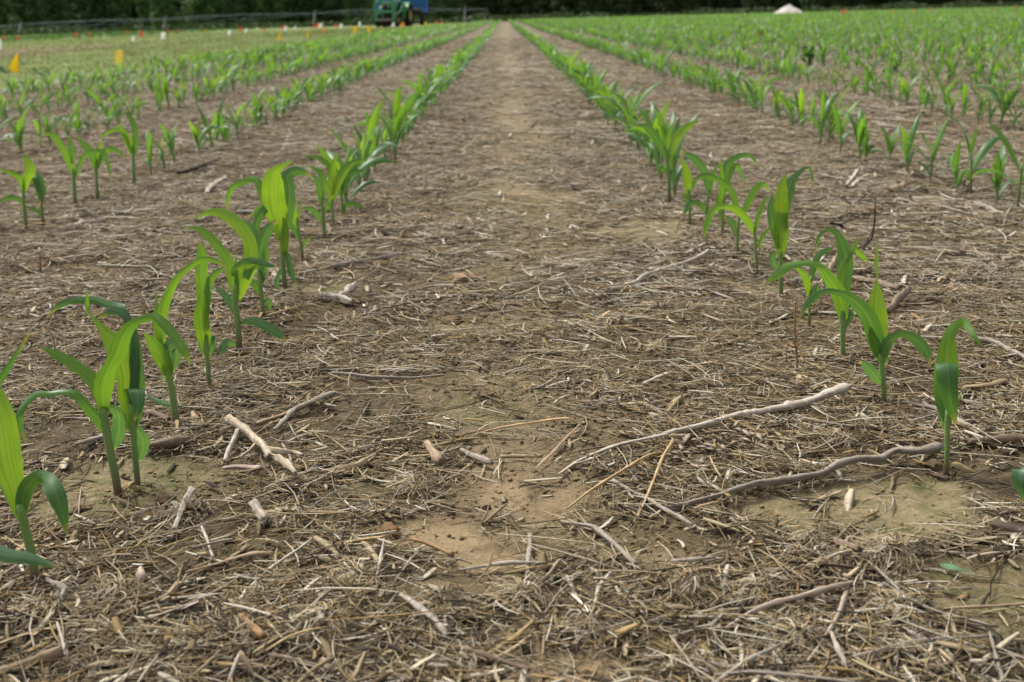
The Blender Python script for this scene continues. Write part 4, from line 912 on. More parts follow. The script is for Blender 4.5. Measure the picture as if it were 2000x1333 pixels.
for i, (nm, lab, pos, wd, tone, li, fl) in enumerate(ST):
    pts, rad = ground_path(pos, ff(wd), ff(li)); off = Vector((pts[0].x, pts[0].y, gz(pts[0].x, pts[0].y)))
    o = link(nm, uv_tube(nm, [(pts, rad)], off, i, fl), M['stick'], None, off)
    c = TONE[tone]; k = rnd.uniform(.9, 1.1); o.color = (c[0]*k, c[1]*k, c[2]*k, 1)
    tag(o, lab, CATS[nm], 'weathered stalk pieces strewn between the rows')
# the forked branch left of centre
main = ground_path('450,824 475,847 500,868 516,882 526,902', ff('15 16 15 14 13'), ff('6 6 7 8 8'))
f1 = ground_path('526,888 550,893 572,894 592,900', ff('11 10 9 6'), ff('8 7 6 4')); f2 = ground_path('526,900 546,905 560,915 577,936', ff('12 13 14 9'), ff('8 8 7 4'))
f3 = ground_path('504,872 490,889 470,905', ff('8 8 6'), ff('6 4 3')); f4 = ground_path('438,915 468,913 508,916', ff('7 11 13'), ff('2 2 2'))
for g_ in (main, f1, f2, f3):
    for q_ in g_[0]: q_.z += .007
off = main[0][0].copy(); o = link('forked_branch', uv_tube('forked_branch', [main, f1, f2, f3], off, 501), M['stick'], None, off); o.color = (.50, .44, .345, 1)
tag(o, 'peeled tan branch forking into pale twigs left of the bare path', 'branch')
o = link('stick', uv_tube('stick', [f4], off, 502), M['stick'], None, off); o.color = (.44, .37, .34, 1); tag(o, 'short level stick lying under the tips of the forked branch', 'stick', 'weathered stalk pieces strewn between the rows')
# bark shreds piled along the long bleached stick
sh = []
for q in range(26):
    u = rnd.uniform(1290, 1520); v = 850-(u-1300)*.17+rnd.uniform(4, 52); a = rnd.uniform(-1.3, 1.3); l_ = rnd.uniform(12, 30)
    sh.append(ground_path('%f,%f %f,%f %f,%f' % (u, v, u+l_*.5*math.cos(a), v+l_*.4*math.sin(a)-3, u+l_*math.cos(a), v+l_*.7*math.sin(a)), ff('6 10 5'), [3, rnd.uniform(6, 14), rnd.uniform(3, 9)]))
off = G(1300, 870); o = link('bark_shreds', uv_tube('bark_shreds', sh, off, 510, .35, 8), M['stick'], None, off); o.color = (.36, .30, .25, 1)
tag(o, 'curled grey bark shreds heaped below the long bleached stick', 'bark shreds', kind='stuff')
# dead upright weeds and twigs, drawn in the upright plane at their foot
def upright(name, base, limbs, col, lab, cat, seed):
    b = G(*base); z = gz(b.x, b.y); dep = -(RCI @ (b-EYE)).z; k = dep/FPX/2; off = Vector((b.x, b.y, z)); P_ = []
    for s, wd, dy in limbs:
        pp = parse(s); P_.append(([PY(u, v, b.y+dy*i/(len(pp)-1)) for i, (u, v) in enumerate(pp)], [x*k for x in ff(wd)]))
    o = link(name, uv_tube(name, P_, off, seed, 1, 6), M['stick'], None, off); o.color = (*col, 1); tag(o, lab, cat); return o
upright('dry_weed', (1556,728), [('1557,732 1556,690 1553,640 1554,590 1556,578', '4 4 3 3 2', .01), ('1556,690 1546,655 1530,630', '3 2 2', -.02), ('1556,672 1566,690 1572,706', '3 3 2', -.02), ('1553,640 1543,655 1536,700 1552,728', '2 2 2 2', .02), ('1555,660 1562,640 1560,615', '2 2 1', .02)], (.34, .20, .10), 'dead tan weed standing thin before the right row of seedlings', 'dead weed', 601)
upright('black_twig', (1684,500), [('1650,508 1672,488 1700,470 1708,430 1710,390', '3 3 4 3 1.5', .0), ('1680,505 1694,470 1706,445 1709,420', '3 3 2 1', .05), ('1640,440 1655,432 1678,410', '3 2 1', .08), ('1622,436 1640,440 1650,446', '4 6 3', .08)], (.03, .026, .024), 'blackened branched twig rising from the litter in the right field', 'twig', 602)
upright('dry_weed', (105,708), [('98,728 103,700 106,680 104,660 92,640 88,632', '3 3 3 4 3 2', 0), ('104,690 94,672 88,660', '2 2 1', -.01), ('106,680 110,668 106,650', '3 3 2', .01)], (.42, .36, .31), 'curly dry stem standing left of the thin-arched seedling', 'dead weed', 603)
upright('dry_weed', (78,535), [('76,545 78,520 78,500', '3 3 2', 0), ('78,530 90,512 98,498', '2 2 1', .01), ('78,525 70,505', '2 1', .01)], (.30, .16, .08), 'small rusty dead weed standing between the left rows', 'dead weed', 604)
upright('dry_weed', (1330,460), [('1316,470 1322,445 1333,425', '3 4 3', 0), ('1322,512 1328,480 1331,455', '3 3 2', .02)], (.50, .38, .24), 'pale straw stem leaning under the low curved leaf in the right row', 'straw stem', 605)
# clods and stones
def lump(name, u, v, rpx, col, lab, cat, sq=.7, seed=0):
    p = G(u, v); k = -(RCI @ (p-EYE)).z/FPX; r = rpx*k; bm = bmesh.new(); bmesh.ops.create_icosphere(bm, subdivisions=3, radius=r)
    for w_ in bm.verts:
        q = w_.co.normalized(); h = 2.2*sum(math.sin(q.dot(Vector((a, b, c)))*f+seed) for a, b, c, f in ((1.3, .7, -.4, 3), (-.5, 1.2, .8, 5), (.9, -1, 1.1, 8), (.3, .5, -1.3, 13)))
        w_.co = q*r*(1+.06*h); w_.co.z *= sq
    me = bpy.data.meshes.new(name); bm.to_mesh(me); bm.free(); o = link(name, me, simple('clod_%d' % seed, col, .95, .08, 0, .45, 160), None, Vector((p.x, p.y, gz(p.x, p.y)+r*sq*.35)), True); tag(o, lab, cat)
for q in [('soil_clod', 755, 1024, 26, (.17, .10, .05), 'flat crusty tan clod beside the amber stick', .5, 1), ('soil_clod', 880, 622, 22, (.13, .095, .055), 'dark crumbly clod in the path at middle distance', .4, 2),
          ('soil_clod', 905, 549, 26, (.24, .16, .09), 'tan flat clod farther up the path', .4, 4), ('pebble', 260, 1018, 10, (.22, .18, .15), 'flat grey-brown pebble between the left seedlings and the slanted stick', .55, 5), ('soil_clod', 950, 966, 8, (.07, .04, .025), 'small dark clod on the bare tan patch', .8, 6),
          ('pebble', 1844, 922, 8, (.13, .11, .09), 'dark pebble at the foot of the front right seedling', .8, 7), ('soil_clod', 1578, 1130, 9, (.20, .13, .08), 'round brown clod below the dark slim stick', .7, 8), ('soil_clod', 1668, 1137, 9, (.14, .10, .07), 'round brown knob lying at the tip of the pinkish stick', .8, 9),
          ('soil_clod', 325, 975, 20, (.10, .065, .035), 'dark clod below the mossy soil of the left row', .55, 10), ('soil_clod', 160, 985, 15, (.16, .11, .065), 'brown clod on the mossy soil right of the big left seedling', .5, 11), ('pebble', 1810, 1278, 9, (.22, .18, .16), 'small grey pebble in the bottom right foreground', .7, 12)]:
    lump(q[0], q[1], q[2], q[3], q[4], q[5], 'clod' if q[0] == 'soil_clod' else 'pebble', q[6], q[7])
# red-tipped sprout in the lower centre
b = G(733, 1216); off = Vector((b.x, b.y, gz(b.x, b.y))); vs, fs, uv = blade([PY(729, 1222, b.y), PY(731, 1210, b.y), PY(734, 1196, b.y)], [.002, .0045, .0008], .3, view=EYE)
me = blade_mesh(vs, fs, uv, off); o = link('red_sprout', me, simple('red_sprout', (.30, .045, .035), .5), None, off); tag(o, 'tiny red sprout tip in the lower centre litter', 'sprout')
# shed green leaf piece at right
b = G(1870, 1112); off = Vector((b.x, b.y, gz(b.x, b.y)+.006)); vs, fs, uv = blade([G(1836, 1102, off.z), G(1865, 1108, off.z+.004), G(1902, 1120, off.z)], [.003, .010, .001], .9, side0=(0, 1, 0))
o = link('leaf_scrap', blade_mesh(vs, fs, uv, off), M['leaf'], None, off); o.color = (1, 1.6, 0, 1); tag(o, 'pale green torn leaf scrap lying on soil at right', 'leaf scrap')
b = G(2010, 1010); off = Vector((b.x, b.y, gz(b.x, b.y))); root = empty('corn_plant', off, 'corn seedling mostly outside the right frame edge, one leaf showing', 'corn plant', 'young corn plants standing in rows')
o = link('stalk', stalk_mesh([PY(2030, 1080, b.y), PY(2028, 1030, b.y), PY(2026, 980, b.y)], [.0035, .0035, .003], off), M['stalk'], root); o.color = tintcol(.4)
vs, fs, uv = blade([PY(2026, 985, b.y), PY(2005, 930, b.y-.01), PY(1994, 915, b.y-.02), PY(1992, 940, b.y-.03), PY(2002, 985, b.y-.03)], [.006, .014, .016, .015, .002], .9, view=EYE); o = link('leaf', blade_mesh(vs, fs, uv, off), M['leaf'], root); o.color = tintcol(.9)

P = []
for (bx, by) in HB:
    n = 50; a = rng.random(n)*6.28; r_ = .006+.016*rng.random(n)**.7; x = bx+r_*np.cos(a); y = by+r_*np.sin(a); sz = .0008+.0022*rng.random(n)**2
    O = np.array([(1, 0, 0), (0, 1, 0), (-1, 0, 0), (0, -1, 0), (0, 0, .8), (0, 0, -.8)], float); V = O[None]*(sz[:, None, None]*(.4+1.1*rng.random((n, 6, 1)))*np.array([1.1, .9, .65])); z = gh(x, y)+np.maximum(0, .006-.25*(r_-.006))*rng.random(n)
    V = V+np.stack([x, y, z], -1)[:, None]; f = np.array([(0, 1, 4), (1, 2, 4), (2, 3, 4), (3, 0, 4), (1, 0, 5), (2, 1, 5), (3, 2, 5), (0, 3, 5)])
    P.append((V.reshape(-1, 3), (np.arange(n)[:, None, None]*6+f[None]).reshape(-1, 3), np.repeat(np.array([(.12, .086, .05)])*(.6+.8*rng.random((n, 1))), 6, 0)))
V, F, C = merge(P); tag(link('seedling_soil', npmesh('seedling_soil', V, F, C), M['crumb']), 'loose crumbs of soil heaped round the feet of the seedlings', 'soil crumbs', kind='stuff')
# ---------------------------------------------------------------- the far wood
def yh(u): return VPY-(u-VPX)*math.tan(ROLL)
def crown_mesh(seed, H, R, n, sz):
    r = np.random.default_rng(seed); V, C = [], []
    nl = 20; lc = []
    for i in range(nl):
        h = H*(.06+.92*(i+.5)/nl); rr = R*(.95 if h < H*.45 else math.sqrt(max(.03, 1-((h/H-.45)/.57)**2)))*r.uniform(.65, 1.1); a = r.uniform(0, 6.28)
        for q in range(3):
            aa = a+q*2.09+r.uniform(-.5, .5); lc.append((math.cos(aa)*rr*.62, math.sin(aa)*rr*.62, h+r.uniform(-.4, .4), R*r.uniform(.28, .46)))
    lc = np.array(lc); k = r.integers(0, len(lc), n); d = r.normal(size=(n, 3)); d /= np.linalg.norm(d, axis=1)[:, None]; c = lc[k, :3]+d*lc[k, 3:4]*(.55+.5*r.random((n, 1)))*np.array([1, 1, .8]); c[:, 2] = np.maximum(c[:, 2], .15)
    nn = d+r.normal(size=(n, 3))*.55; nn /= np.linalg.norm(nn, axis=1)[:, None]; t = np.cross(nn, r.normal(size=(n, 3))); t /= np.linalg.norm(t, axis=1)[:, None]; b = np.cross(nn, t); s = sz*(.55+.9*r.random((n, 1)))
    V = np.stack([c-t*s*.5, c-b*s*.32, c+t*s*.6, c+b*s*.32], 1).reshape(-1, 3); tone = np.clip(.25+.5*r.random(n)+.3*(r.random(len(lc))[k]-.5), 0, 1)
    return npmesh('crown', V, np.arange(n*4).reshape(-1, 4), np.repeat(np.repeat(tone[:, None], 4, 0), 3, 1))
CR = [crown_mesh(s, H, R, 5200, .55) for s, H, R in ((1, 13, 4.2), (2, 15, 3.9), (3, 11, 4.4), (4, 16, 4.6), (5, 12, 3.6))]
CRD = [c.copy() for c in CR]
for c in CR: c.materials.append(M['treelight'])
for c in CRD: c.materials.append(M['treeshaded'])
tb = MB(); tb.tube([(0, 0, -.3), (.05, .02, 2), (-.05, .08, 5), (.05, 0, 9)], [.30, .24, .18, .07], 8)
for q in range(5): tb.tube([(0, 0, 3+q), (math.cos(q*2.1)*1.2, math.sin(q*2.1)*1.2, 4+q*1.1), (math.cos(q*2.1)*2.4, math.sin(q*2.1)*2.4, 5.2+q*1.2)], [.10, .07, .03], 5)
tme = None; i = 0; X = -150.0; proto_tree = None; tn = 0
while X < 155:
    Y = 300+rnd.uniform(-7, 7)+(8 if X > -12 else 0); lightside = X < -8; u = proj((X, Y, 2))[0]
    k = rnd.randrange(5); root = empty('forest_tree', (X, Y, gz(X, Y)), None, 'tree', 'trees along the edge of the far wood', rnd.uniform(0, 6.28)); sc = rnd.uniform(.85, 1.2); root.scale = (sc, sc, sc*rnd.uniform(.9, 1.15))
    if tme is None: o = tb.build('trunk', M['bark'], root); tme = o.data
    else: o = link('trunk', tme, None, root)
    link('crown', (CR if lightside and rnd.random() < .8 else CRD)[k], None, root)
    if -40 < u < 2040: tn += 1; root['label'] = '%s %s tree from the left along the far wood edge' % ('mid green' if lightside else 'dark', ordn(tn))
    else: root['label'] = 'tree of the far wood standing outside the frame'
    X += rnd.uniform(4.2, 6.4)
def mass(name, n, y0, y1, h0, h1, sz, mat, lab, cat):
    x = -170+345*rng.random(n); y = y0+(y1-y0)*rng.random(n); hh = h0+(h1-h0)*fbm(x*.16, y*.1+3, 201, 3); z = gh(x, y)+hh*rng.random(n)**.8; c = np.stack([x, y, z], -1)
    nn = rng.normal(size=(n, 3)); nn /= np.linalg.norm(nn, axis=1)[:, None]; t = np.cross(nn, rng.normal(size=(n, 3))); t /= np.linalg.norm(t, axis=1)[:, None]; b = np.cross(nn, t); s = sz*(.5+rng.random((n, 1)))
    V = np.stack([c-t*s*.5, c-b*s*.35, c+t*s*.6, c+b*s*.35], 1).reshape(-1, 3); tone = np.repeat(np.repeat(rng.random(n)[:, None], 4, 0), 3, 1)
    tag(link(name, npmesh(name, V, np.arange(n*4).reshape(-1, 4), tone), M[mat]), lab, cat, kind='stuff')
mass('forest', 60000, 312, 332, 11, 20, 1.5, 'treeshaded', 'dark mass of the wood deeper behind the edge trees', 'forest')
mass('undergrowth', 26000, 284, 293, .6, 3.2, .5, 'treeshaded', 'dark undergrowth along the foot of the far wood', 'undergrowth')

# ---------------------------------------------------------------- irrigation boom on wheeled towers before the wood
YP = 270.0
pv = empty('irrigation_boom', (0, YP, gz(0, YP)), 'long grey irrigation boom on wheeled towers before the wood at left', 'irrigator'); po = Vector((0, YP, gz(0, YP)))
pipe = [(-260, 64), (-180, 52), (-100, 50), (0, 52), (55, 47), (110, 44), (200, 40), (322, 38), (365, 34), (400, 32), (470, 29), (540, 28), (614, 27), (660, 23), (700, 20), (770, 17.5), (850, 17.5), (908, 19.5), (953, 18)]
pp = [PY(u, v, YP)-po for u, v in pipe]; b = MB(); b.tube(pp, .055, 8); b.build('pipe', M['galv'], pv)
def zp(u): return float(np.interp(u, [p[0] for p in pipe], [p[1] for p in pipe]))
tow = [-180, 40, 322, 614, 908]
for i in range(len(tow)-1):
    u0, u1 = tow[i], tow[i+1]; n = 4; low = []; zz = []
    for q in range(n+1):
        u = u0+(u1-u0)*q/n; sag = 8.5*math.sin(math.pi*q/n); low.append(PY(u, zp(u)+sag+1.0, YP)-po)
        if q: um = u-(u1-u0)/n/2; zz.append(PY(um, zp(um), YP)-po)
        if 0 < q < n: zz.append(low[q])
    b = MB(); b.tube(zz, .03, 5); b.build('truss_brace', M['galv'], pv); b = MB(); b.tube(low, .022, 5); b.build('tension_rod', M['galv'], pv)
for u in tow[1:]:
    t = MB(); top = PY(u, zp(u), YP)-po; g = gz(top.x, YP)-po.z
    for s in (-1, 1): t.tube([top+Vector((0, 0, .1)), Vector((top.x+s*.15, s*1.9, g+.6))], .10, 6)
    t.tube([Vector((top.x, -1.9, g+.6)), Vector((top.x, 1.9, g+.6))], .09, 6); t.tube([top, top+Vector((0, 0, .5))], .10, 6); t.box(top+Vector((.1, 0, .45)), (.4, .3, .4))
    tw = t.build('tower', M['galv'], pv)
    for s in (-1, 1): q = MB(); q.lathe([(.25, -.15), (.6, -.15), (.66, 0), (.6, .15), (.25, .15)], (top.x, s*1.9, g+.6), (1, 0, 0), 16); q.build('wheel', M['black'], tw)

# ---------------------------------------------------------------- tractor with loader frame, its driver and the blue seed drill behind
tp = G(770, 53); TX, TY = PY(768, 40, 98.0).x, 98.0; TZ = gz(TX, TY); TR = math.radians(180-13)
tr = empty('tractor', (TX, TY, TZ), 'green tractor with loader frame facing the field at the end of the mown strip', 'tractor', None, TR)
def B(name, mat, f, parent=tr, smooth=False, bevel=0):
    b = MB(); f(b); return b.build(name, M[mat], parent, None, smooth, bevel)
# local +y is forward
B('chassis', 'dark', lambda b: (b.box((0, .2, .75), (.55, 2.6, .5)), b.box((0, -1.0, .95), (.9, .9, .5)), b.box((0, 1.35, .55), (1.3, .22, .18))), bevel=.03)
hood = B('hood', 'palegreen', lambda b: (b.box((0, .75, 1.5), (.78, 1.7, .42), None, .9), b.box((0, .75, 1.74), (.66, 1.6, .08), None, .85)), bevel=.06)
B('grille', 'dark', lambda b: [b.box((0, 1.615, 1.38), (.64, .03, .52))]+[b.box((0, 1.64, 1.2+.09*q), (.6, .02, .02)) for q in range(5)], hood)
for s in (-1, 1): B('headlight', 'glass', lambda b: b.lathe([(0.001, 0), (.07, 0), (.06, .03), (.001, .04)], (s*.2, 1.63, 1.5), (0, 1, 0), 12), hood)
def loader(b):
    for s in (-1, 1):
        b.box((s*.70, 1.95, 1.15), (.24, .10, 1.45)); b.tube([(s*.72, 1.95, 1.75), (s*.80, .9, 1.85), (s*.82, -.25, 1.5)], .10, 6); b.box((s*.82, -.2, 1.1), (.16, .3, 1.1)); b.tube([(s*.72, 1.9, .75), (s*.80, .6, 1.15)], .05, 6)
    b.box((0, 1.93, 1.10), (1.64, .12, .20)); b.box((0, 1.94, 1.78), (1.2, .08, .10))
B('loader_frame', 'framegreen', loader, bevel=.015)
B('loader_crossbar', 'steel', lambda b: b.box((0, 1.96, .52), (1.2, .12, .16)), bevel=.02)
B('weight_box', 'black', lambda b: b.box((0, 1.75, .40), (1.0, .25, .5)), bevel=.03)
for s in (-1, 1):
    w_ = B('front_wheel', 'black', lambda b: b.lathe([(.22, -.13), (.42, -.14), (.47, -.06), (.47, .06), (.42, .14), (.22, .13)], (s*.72, 1.35, .47), (1, 0, 0), 22)); B('rim', 'rim', lambda b: b.lathe([(.001, -.07), (.23, -.10), (.25, 0), (.23, .10), (.001, .07)], (s*.72, 1.35, .47), (1, 0, 0), 18), w_)
    w_ = B('rear_wheel', 'black', lambda b: [b.lathe([(.42, -.22), (.72, -.24), (.80, -.12), (.80, .12), (.72, .24), (.42, .22)], (s*.88, -1.0, .8), (1, 0, 0), 28)]+[b.box((s*.88, -1.0+.80*math.cos(q*.349), .8+.80*math.sin(q*.349)), (.42, .06, .07), Matrix.Rotation(q*.349, 3, 'X')) for q in range(18)])
    B('rim', 'rim', lambda b: b.lathe([(.001, -.10), (.40, -.16), (.44, 0), (.40, .16), (.001, .10)], (s*.88, -1.0, .8), (1, 0, 0), 22), w_)
    B('fender', 'green', lambda b: [b.box((s*.85, -1.0+.92*math.cos(a), .8+.92*math.sin(a)), (.5, .30, .04), Matrix.Rotation(a-math.pi/2, 3, 'X')) for a in (.5, .85, 1.2, 1.55, 1.9, 2.25)])
B('roll_bar', 'green', lambda b: b.tube([(-.5, -1.3, 1.2), (-.5, -1.3, 2.5), (-.35, -1.3, 2.65), (.35, -1.3, 2.65), (.5, -1.3, 2.5), (.5, -1.3, 1.2)], .05, 8))
B('seat', 'seat', lambda b: (b.box((0, -.9, 1.35), (.5, .5, .12)), b.box((0, -1.15, 1.65), (.5, .12, .55))), bevel=.04)
B('steering_wheel', 'black', lambda b: (b.lathe([(.18+.02*math.cos(a), .02*math.sin(a)) for a in (0, 1.26, 2.51, 3.77, 5.03)], (0, -.32, 1.98), (0, -.5, 1), 20), b.tube([(0, -.32, 1.97), (0, -.05, 1.5)], .03, 8), b.box((0, -.32, 1.98), (.34, .03, .02))))
B('exhaust', 'steel', lambda b: b.tube([(.25, .5, 1.7), (.25, .5, 2.35)], .04, 8))
# driver: one skinned body, shirt, trousers and cap
def skin(name, verts, edges, radii, mat, parent):
    me = bpy.data.meshes.new(name); me.from_pydata(verts, edges, []); me.update(); o = link(name, me, M[mat], parent); md = o.modifiers.new('skin', 'SKIN'); md.use_smooth_shade = True
    for v, r in zip(me.skin_vertices[0].data, radii): v.radius = (r, r)
    me.skin_vertices[0].data[0].use_root = True
    sb = o.modifiers.new('subdivision', 'SUBSURF'); sb.levels = 1; sb.render_levels = 1; return o
pr = empty('person', (TX, TY, TZ), 'driver in a lilac shirt sitting on the green tractor holding its steering wheel', 'person', None, TR)
bv = [(0, -.92, 1.50), (0, -.95, 1.72), (0, -.96, 1.95), (0, -.95, 2.06), (0, -.93, 2.15), (0, -.92, 2.26),
      (.20, -.94, 1.98), (.27, -.75, 1.78), (.17, -.40, 1.98), (-.20, -.94, 1.98), (-.27, -.75, 1.78), (-.17, -.40, 1.98), (.11, -.88, 1.48), (.16, -.45, 1.50), (.17, -.35, 1.05), (.17, -.22, 1.0), (-.11, -.88, 1.48), (-.16, -.45, 1.50), (-.17, -.35, 1.05), (-.17, -.22, 1.0)]
be = [(0, 1), (1, 2), (2, 3), (3, 4), (4, 5), (2, 6), (6, 7), (7, 8), (2, 9), (9, 10), (10, 11), (0, 12), (12, 13), (13, 14), (14, 15), (0, 16), (16, 17), (17, 18), (18, 19)]
br = [.15, .14, .15, .06, .095, .08, .065, .05, .035, .065, .05, .035, .095, .075, .05, .045, .095, .075, .05, .045]
skin('body', bv, be, br, 'skin', pr)
skin('shirt', [bv[q] for q in (0, 1, 2, 6, 7, 9, 10)], [(0, 1), (1, 2), (2, 3), (3, 4), (2, 5), (5, 6)], [.165, .155, .165, .08, .068, .08, .068], 'shirt', pr)
skin('trousers', [bv[q] for q in (0, 12, 13, 14, 16, 17, 18)], [(0, 1), (1, 2), (2, 3), (0, 4), (4, 5), (5, 6)], [.160, .108, .088, .065, .108, .088, .065], 'trousers', pr)
b = MB(); b.lathe([(.10, 0), (.105, .05), (.08, .10), (.001, .12)], (0, -.92, 2.27), (0, 0, 1), 16); b.box((0, -.80, 2.28), (.15, .13, .015)); b.build('cap', M['cap'], pr, None, True)
# hands: palm with four fingers and a thumb each, closed on the wheel
for s in (-1, 1):
    h = [(s*.17, -.41, 1.985), (s*.17, -.35, 2.0)]; e = [(0, 1)]; rr = [.030, .032]
    for q in range(4):
        x = s*(.15+.016*q); n = len(h); h += [(x, -.31, 2.015), (x, -.285, 1.995), (x, -.30, 1.975)]; e += [(1, n), (n, n+1), (n+1, n+2)]; rr += [.010, .009, .008]
    n = len(h); h += [(s*.14, -.36, 2.0), (s*.125, -.325, 2.0)]; e += [(0, n), (n, n+1)]; rr += [.012, .010]
    skin('hand', h, e, rr, 'skin', pr)
# blue seed drill
DX, DY = PY(786, 20, 103.5).x, 103.5
dr = empty('seed_drill', (DX, DY, gz(DX, DY)), 'wide blue seed drill with hoppers standing behind the green tractor', 'seed drill', None, math.radians(180-4))
def hop(b):
    # hopper: trapezoid trough with sloping front
    prof = [(-.45, 2.9), (.55, 2.9), (.55, 2.0), (.12, 1.35), (-.25, 1.35), (-.45, 2.0)]
    x0, x1 = -1.85, 1.6; v = [(x0, y, z) for y, z in prof]+[(x1, y, z) for y, z in prof]; n = 6
    b.add(v, [tuple(range(n)), tuple(range(n, 2*n))[::-1]]+[(q, (q+1) % n, n+(q+1) % n, n+q) for q in range(n)])
B('hopper', 'blue', hop, dr, bevel=.02)
B('hopper_panel', 'lightblue', lambda b: b.box((-.75, .567, 2.62), (1.7, .03, .36)), dr)
for s in (-1, 1): B('frame_post', 'blue', lambda b: (b.box((s*1.93, .1, 1.95), (.12, .3, 1.9)), b.box((s*1.82, .1, 1.15), (.34, .5, .3))), dr, bevel=.02)
B('toolbar', 'dark', lambda b: (b.box((0, .1, .95), (3.6, .18, .18)), b.tube([(0, .1, .95), (0, 1.9, .7)], .07, 6)), dr)
for q in range(7): B('opener_disc', 'steel', lambda b: (b.lathe([(.001, -.01), (.21, 0), (.001, .01)], (-1.5+q*.5, -.15, .22), (1, .1, 0), 16), b.box((-1.5+q*.5, 0, .6), (.06, .1, .6))), dr)
for s in (-1, 1):
    w_ = B('wheel', 'black', lambda b: b.lathe([(.24, -.14), (.40, -.15), (.45, 0), (.40, .15), (.24, .14)], (s*1.55, .35, .45), (1, 0, 0), 20), dr); B('rim', 'steel', lambda b: b.lathe([(.001, -.08), (.25, -.1), (.25, .1), (.001, .08)], (s*1.55, .35, .45), (1, 0, 0), 16), w_)

# ---------------------------------------------------------------- lime heap at right
hp = PY(1541, 28, 112); bm = bmesh.new(); n, mm = 40, 14; vs = []
for i in range(mm+1):
    f = i/mm
    for k in range(n):
        a = 2*math.pi*k/n; r = 1.38*f*(1+.10*math.sin(2*a+1)+.06*math.sin(5*a)); z = .86*(1-f)**.85*(1-.05*math.cos(a*3))+.03*math.sin(a*7+i); vs.append(bm.verts.new((r*math.cos(a), r*math.sin(a), max(-.05, z-.04))))
for i in range(mm):
    for k in range(n): bm.faces.new((vs[i*n+k], vs[i*n+(k+1) % n], vs[(i+1)*n+(k+1) % n], vs[(i+1)*n+k]))
me = bpy.data.meshes.new('lime_heap'); bm.to_mesh(me); bm.free(); tag(link('lime_heap', me, M['lime'], None, Vector((hp.x, 112, gz(hp.x, 112)+.05)), True), 'pale conical heap of lime at the far right edge of the field', 'heap')

# ---------------------------------------------------------------- marking flags
def flag(col, u, v, hp_, d, lab, kind=0, tilt=0):
    p = PY(u, v, d); dep = -(RCI @ (p-EYE)).z; s = hp_*dep/FPX; g = gz(p.x, p.y)
    root = empty('marking_flag', (p.x, p.y, g), lab, 'flag', 'small marking flags around the plots', 0); zt = p.z+s*.5-g
    b = MB(); b.tube([(0, 0, -.05), (tilt*.01, 0, zt*.5), (tilt*.03, 0, zt+.01)], .0016*max(1, d/14), 5); b.build('wire', M['wire'], root)
    wd = s*(.56 if kind == 0 else .66); vs = []; n = 6
    for i in range(n+1):
        f = i/n
        for j in range(n+1):
            h = j/n
            if kind == 0: x = -wd*f*(h**.0)*(1-.55*(1-h)) if False else -wd*f*(.28+.72*(1-abs(h-.25)/.75) if h > .25 else .55+.45*h/.25); z = zt-s*(1-h)-s*.16*f*h
            else: x = -wd*f; z = zt-s*(1-h)-.12*s*f+.10*s*math.sin(f*3)
            vs.append((x, .10*wd*math.sin(f*4+h*2), z))
    fs = [(i*(n+1)+j, i*(n+1)+j+1, (i+1)*(n+1)+j+1, (i+1)*(n+1)+j) for i in range(n) for j in range(n)]
    me = bpy.data.meshes.new('cloth'); me.from_pydata(vs, [], fs); me.update(); link('cloth', me, M[col], root, None, True)
